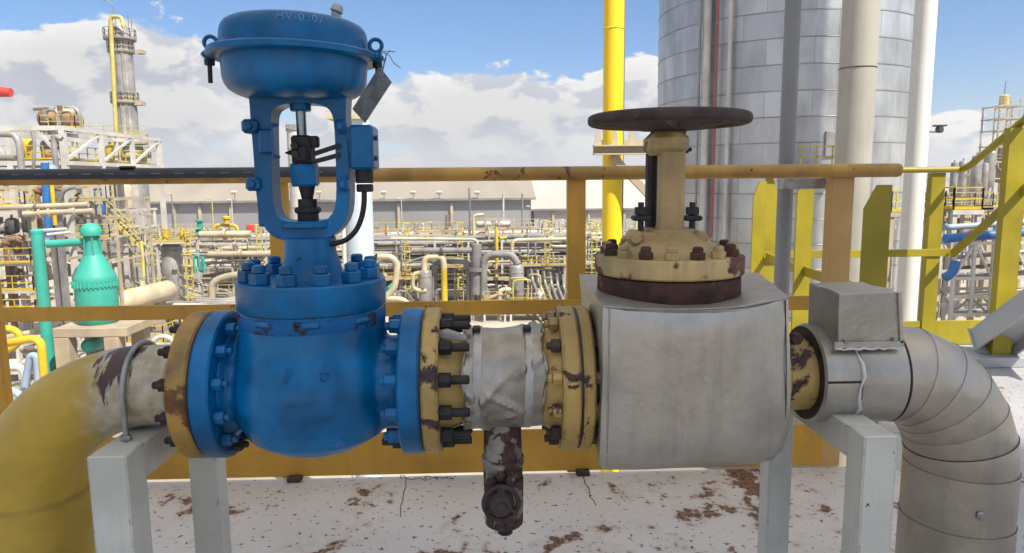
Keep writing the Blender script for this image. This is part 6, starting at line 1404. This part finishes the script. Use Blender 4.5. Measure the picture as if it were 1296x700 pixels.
for k in range(6):
    px = 1195+20*k; Yk = 52+6*(k % 3); q = W(px, 300, Yk); platform('low steel walkway in the distance behind the truss bridge, %s from the white upright pipe' % ORD[k], q.x-1.5, q.x+3.5, Yk, Yk+1.5, W(px, 262+10*(k % 3), Yk).z, G, rnd.choice(['p_pale_yellow', 'p_beige']), 'p_beige', name='walkway', cat='walkway')
b = MB(); q0, q1 = W(1186, 425, 38), W(1262, 425, 38); b.box(((q0.x+q1.x)/2, 38.4, (G+W(1220, 405, 38).z)/2), (q1.x-q0.x, .6, W(1220, 405, 38).z-G), bev=.03); tag(b.build('concrete_wall', 'p_concrete'), 'low pale concrete wall below the truss bridge', 'wall')
b = MB(); q = W(1150, 212, 60); 
vat(1149, 232, 172, 7, 60, 'p_silver', 'silver vessel with reddish cap between the silo and the white upright pipe'); q = W(1149, 165, 60); b = MB(); b.lathe([(.5, q.z-.2), (.55, q.z+.3), (.3, q.z+.8), (0, q.z+.9)], (q.x, 60, 0), 'Z', 16); tag(b.build('roof_vent', 'p_rust'), 'reddish vent cap above the silver vessel by the silo', 'vent cap')
q = W(1184, 166, 20); t = thing('camera_bracket', 'small dark instrument on an arm off the white upright pipe', 'instrument', q)
MB().bar(W(1176, 167, 5.6), W(1187, 167, 5.6), .014).build('arm', 'p_grey', t); b = MB(); w_ = W(1189, 164, 5.6); b.box(w_, (.05, .05, .05), bev=.01); b.box(w_+Vector((0, 0, .03)), (.09, .05, .012)); b.build('head', 'p_dark', t)
# ---- trees at the horizon
b = MB(); tr = random.Random(5)
for k in range(260):
    x = tr.uniform(-60, 260); y = tr.uniform(230, 300); r_ = tr.uniform(2.5, 5); z = G+tr.uniform(1, 6); c = Vector((x, y, z)); rs = []
    for i in range(7):
        ph = -PI/2+PI*i/6; rs.append([c+Vector((r_*math.cos(ph)*math.cos(2*PI*j/9), r_*math.cos(ph)*math.sin(2*PI*j/9), r_*.9*math.sin(ph)))*1.0+noise.noise_vector(Vector((x+i*1.7, y+j*2.1, ph)))*1.2 for j in range(9)])
    b.rings(rs)
o = b.build('treeline', 'leaf', smooth=0); tag(o, kind='stuff')
b = MB(); n = 60; top, bot = [], []
for k in range(n+1):
    x = -2600+5200*k/n; h = 10+22*noise.noise(Vector((k*.21, 4.2, 1)))+14*noise.noise(Vector((k*.6, 1.2, 1)))
    top.append(Vector((x, 2300, G+max(5, h)))); bot.append(Vector((x, 1700, G)))
for k in range(n): b.v += [bot[k], bot[k+1], top[k+1], top[k]]; b.f.append([len(b.v)-4, len(b.v)-3, len(b.v)-2, len(b.v)-1])
o = b.build('hills', 'hill_green'); tag(o, kind='structure')
# ================================================================== LIGHT, SKY, CAMERA SETTINGS
SUN_AZ, SUN_EL = R(138), R(52)      # azimuth clockwise from +Y (108 = to the right and slightly behind)
sdir = Vector((math.sin(SUN_AZ)*math.cos(SUN_EL), math.cos(SUN_AZ)*math.cos(SUN_EL), math.sin(SUN_EL)))
sl_ = bpy.data.lights.new('sun', 'SUN'); sl_.energy = 5.0; sl_.angle = R(0.5); sl_.color = (1.0, 0.94, 0.83)
so = bpy.data.objects.new('sun', sl_); COL.objects.link(so); so.rotation_euler = (-sdir).to_track_quat('-Z', 'Y').to_euler(); so.location = (20, -10, 40)
w = bpy.data.worlds.new('World'); scene.world = w; w.use_nodes = True; nt = w.node_tree; L = nt.links.new
bg = nt.nodes['Background']; bg.inputs['Strength'].default_value = 0.088
sky = nt.nodes.new('ShaderNodeTexSky'); sky.sky_type = 'NISHITA'; sky.sun_disc = False; sky.sun_elevation = SUN_EL; sky.sun_rotation = SUN_AZ
sky.air_density = 1.0; sky.dust_density = 0.6; sky.ozone_density = 2.2; sky.altitude = 10
tc = nd(nt, 'ShaderNodeTexCoord'); sp = nd(nt, 'ShaderNodeSeparateXYZ'); L(tc.outputs['Generated'], sp.inputs[0])
def math_(op, a, b=None, c=None):
    n = nd(nt, 'ShaderNodeMath', operation=op)
    for i, x in enumerate((a, b, c)):
        if x is None: continue
        if isinstance(x, (int, float)): n.inputs[i].default_value = x
        else: L(x, n.inputs[i])
    return n.outputs[0]
def mr(v, a, b, c=0.0, d=1.0, smooth=False):
    n = nd(nt, 'ShaderNodeMapRange'); n.interpolation_type = 'SMOOTHSTEP' if smooth else 'LINEAR'
    n.inputs['From Min'].default_value = a; n.inputs['From Max'].default_value = b; n.inputs['To Min'].default_value = c; n.inputs['To Max'].default_value = d
    L(v, n.inputs['Value']); return n.outputs['Result']
az = math_('ARCTAN2', sp.outputs['X'], sp.outputs['Y'])
el_ = math_('ARCSINE', sp.outputs['Z'])
def cloud(dx, dy, det=10.0):
    cb = nd(nt, 'ShaderNodeCombineXYZ'); L(math_('ADD', az, dx), cb.inputs[0]); L(math_('MULTIPLY', math_('ADD', el_, dy), 1.65), cb.inputs[1]); cb.inputs[2].default_value = 0.37
    n = nd(nt, 'ShaderNodeTexNoise', Scale=11.0, Detail=det, Roughness=0.58, Distortion=0.2); L(cb.outputs[0], n.inputs['Vector'])
    return n.outputs['Fac']
def dirof(px, py):
    d = (CM @ Vector(((px-648)/FPX, -(py-350)/FPX, -1))).normalized(); return math.atan2(d.x, d.y), math.asin(d.z)
blobs = [(110, 75, 150, 62, .34), (40, 130, 130, 40, .18), (230, 120, 90, 50, .22), (560, 140, 130, 45, .30), (690, 150, 120, 48, .26), (610, 110, 60, 35, .16), (820, 110, 60, 50, .30), (400, 165, 420, 40, .12),
         (560, 20, 260, 46, -.34), (430, 150, 60, 14, -.10), (640, 175, 130, 12, -.10), (520, 190, 120, 10, -.08), (260, 175, 80, 12, -.10), (330, 20, 120, 50, -.12), (40, 10, 50, 30, -.22), (60, 178, 120, 20, -.12), (720, 30, 90, 60, -.2), (1220, 60, 110, 80, -.16), (1230, 140, 60, 14, .10)]
env = None
for (px, py, wx, wy, amp) in blobs:
    a0, e0 = dirof(px, py)
    u = math_('MULTIPLY', math_('SUBTRACT', az, a0), FPX/wx); v = math_('MULTIPLY', math_('SUBTRACT', el_, e0), FPX/wy)
    g = math_('MULTIPLY', math_('EXPONENT', math_('MULTIPLY', math_('ADD', math_('MULTIPLY', u, u), math_('MULTIPLY', v, v)), -1.0)), amp)
    env = g if env is None else math_('ADD', env, g)
hor = mr(el_, R(1.0), R(6.5), .15, 0.0)
n0 = cloud(0, 0); over = mr(el_, R(17), R(38), 0, .13)
dens = math_('ADD', math_('ADD', math_('ADD', n0, env), hor), over)
cov = mr(dens, .565, .635, 0, 1, True)
n2_ = cloud(0, 0, 4.0); n1 = cloud(.011, .026, 4.0)
lit = mr(math_('SUBTRACT', n2_, n1), -.09, .05, 0, 1, True)
lit2 = math_('MULTIPLY', lit, mr(el_, R(0.5), R(6), .62, 1.0))
thick = mr(dens, .6, .95, 1.0, .80)
cc = nd(nt, 'ShaderNodeMix', data_type='RGBA'); L(lit2, cc.inputs[0]); cc.inputs[6].default_value = (5.1, 5.4, 6.0, 1); cc.inputs[7].default_value = (8.4, 8.2, 7.9, 1)
ct = nd(nt, 'ShaderNodeMix', data_type='RGBA', blend_type='MULTIPLY'); ct.inputs[0].default_value = 1; L(cc.outputs[2], ct.inputs[6]); L(thick, ct.inputs[7])
tint = nd(nt, 'ShaderNodeMix', data_type='RGBA', blend_type='MULTIPLY'); tint.inputs[0].default_value = 1; L(sky.outputs[0], tint.inputs[6]); 
tm = nd(nt, 'ShaderNodeMix', data_type='RGBA'); L(mr(el_, R(1), R(9)), tm.inputs[0]); tm.inputs[6].default_value = (.78, .84, 1.0, 1); tm.inputs[7].default_value = (.58, .80, 1.05, 1); L(tm.outputs[2], tint.inputs[7])
mx = nd(nt, 'ShaderNodeMix', data_type='RGBA'); L(math_('MULTIPLY', cov, .96), mx.inputs[0]); L(tint.outputs[2], mx.inputs[6]); 
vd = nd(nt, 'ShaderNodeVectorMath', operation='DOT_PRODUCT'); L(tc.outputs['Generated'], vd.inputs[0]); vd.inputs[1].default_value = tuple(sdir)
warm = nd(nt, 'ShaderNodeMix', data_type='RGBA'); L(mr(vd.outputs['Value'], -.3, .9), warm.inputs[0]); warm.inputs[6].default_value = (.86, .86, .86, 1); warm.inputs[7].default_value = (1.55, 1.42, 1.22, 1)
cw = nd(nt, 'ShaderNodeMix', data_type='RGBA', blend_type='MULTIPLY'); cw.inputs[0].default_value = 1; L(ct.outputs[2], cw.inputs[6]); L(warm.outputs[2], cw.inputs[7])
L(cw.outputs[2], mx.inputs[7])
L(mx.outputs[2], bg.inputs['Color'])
scene.view_settings.view_transform = 'Standard'; scene.view_settings.look = 'None'; scene.view_settings.gamma = 1.0; scene.view_settings.exposure = 0.68
scene.view_settings.use_curve_mapping = False
scene.render.engine = 'CYCLES'; cy = scene.cycles; cy.use_denoising = True
try: cy.denoiser = 'OPENIMAGEDENOISE'
except Exception: pass
cy.max_bounces = 6; cy.diffuse_bounces = 3; cy.glossy_bounces = 3; cy.transmission_bounces = 2; cy.caustics_reflective = False; cy.caustics_refractive = False; cy.sample_clamp_indirect = 8

# ---- the humid air over the plant: one even volume round everything, the sky outside it
m = bpy.data.materials.new('haze air'); m.use_nodes = True; hn = m.node_tree; hn.nodes.remove(hn.nodes['Principled BSDF'])
v = hn.nodes.new('ShaderNodeVolumePrincipled'); v.inputs['Density'].default_value = 0.0006; v.inputs['Color'].default_value = (.95, .96, 1, 1); v.inputs['Anisotropy'].default_value = 0.2
hn.links.new(v.outputs[0], hn.nodes['Material Output'].inputs['Volume'])
b = MB(); b.box((0, 1575, 22), (6400, 4050, 74)); o = b.build('haze', m, smooth=0); tag(o, kind='stuff')
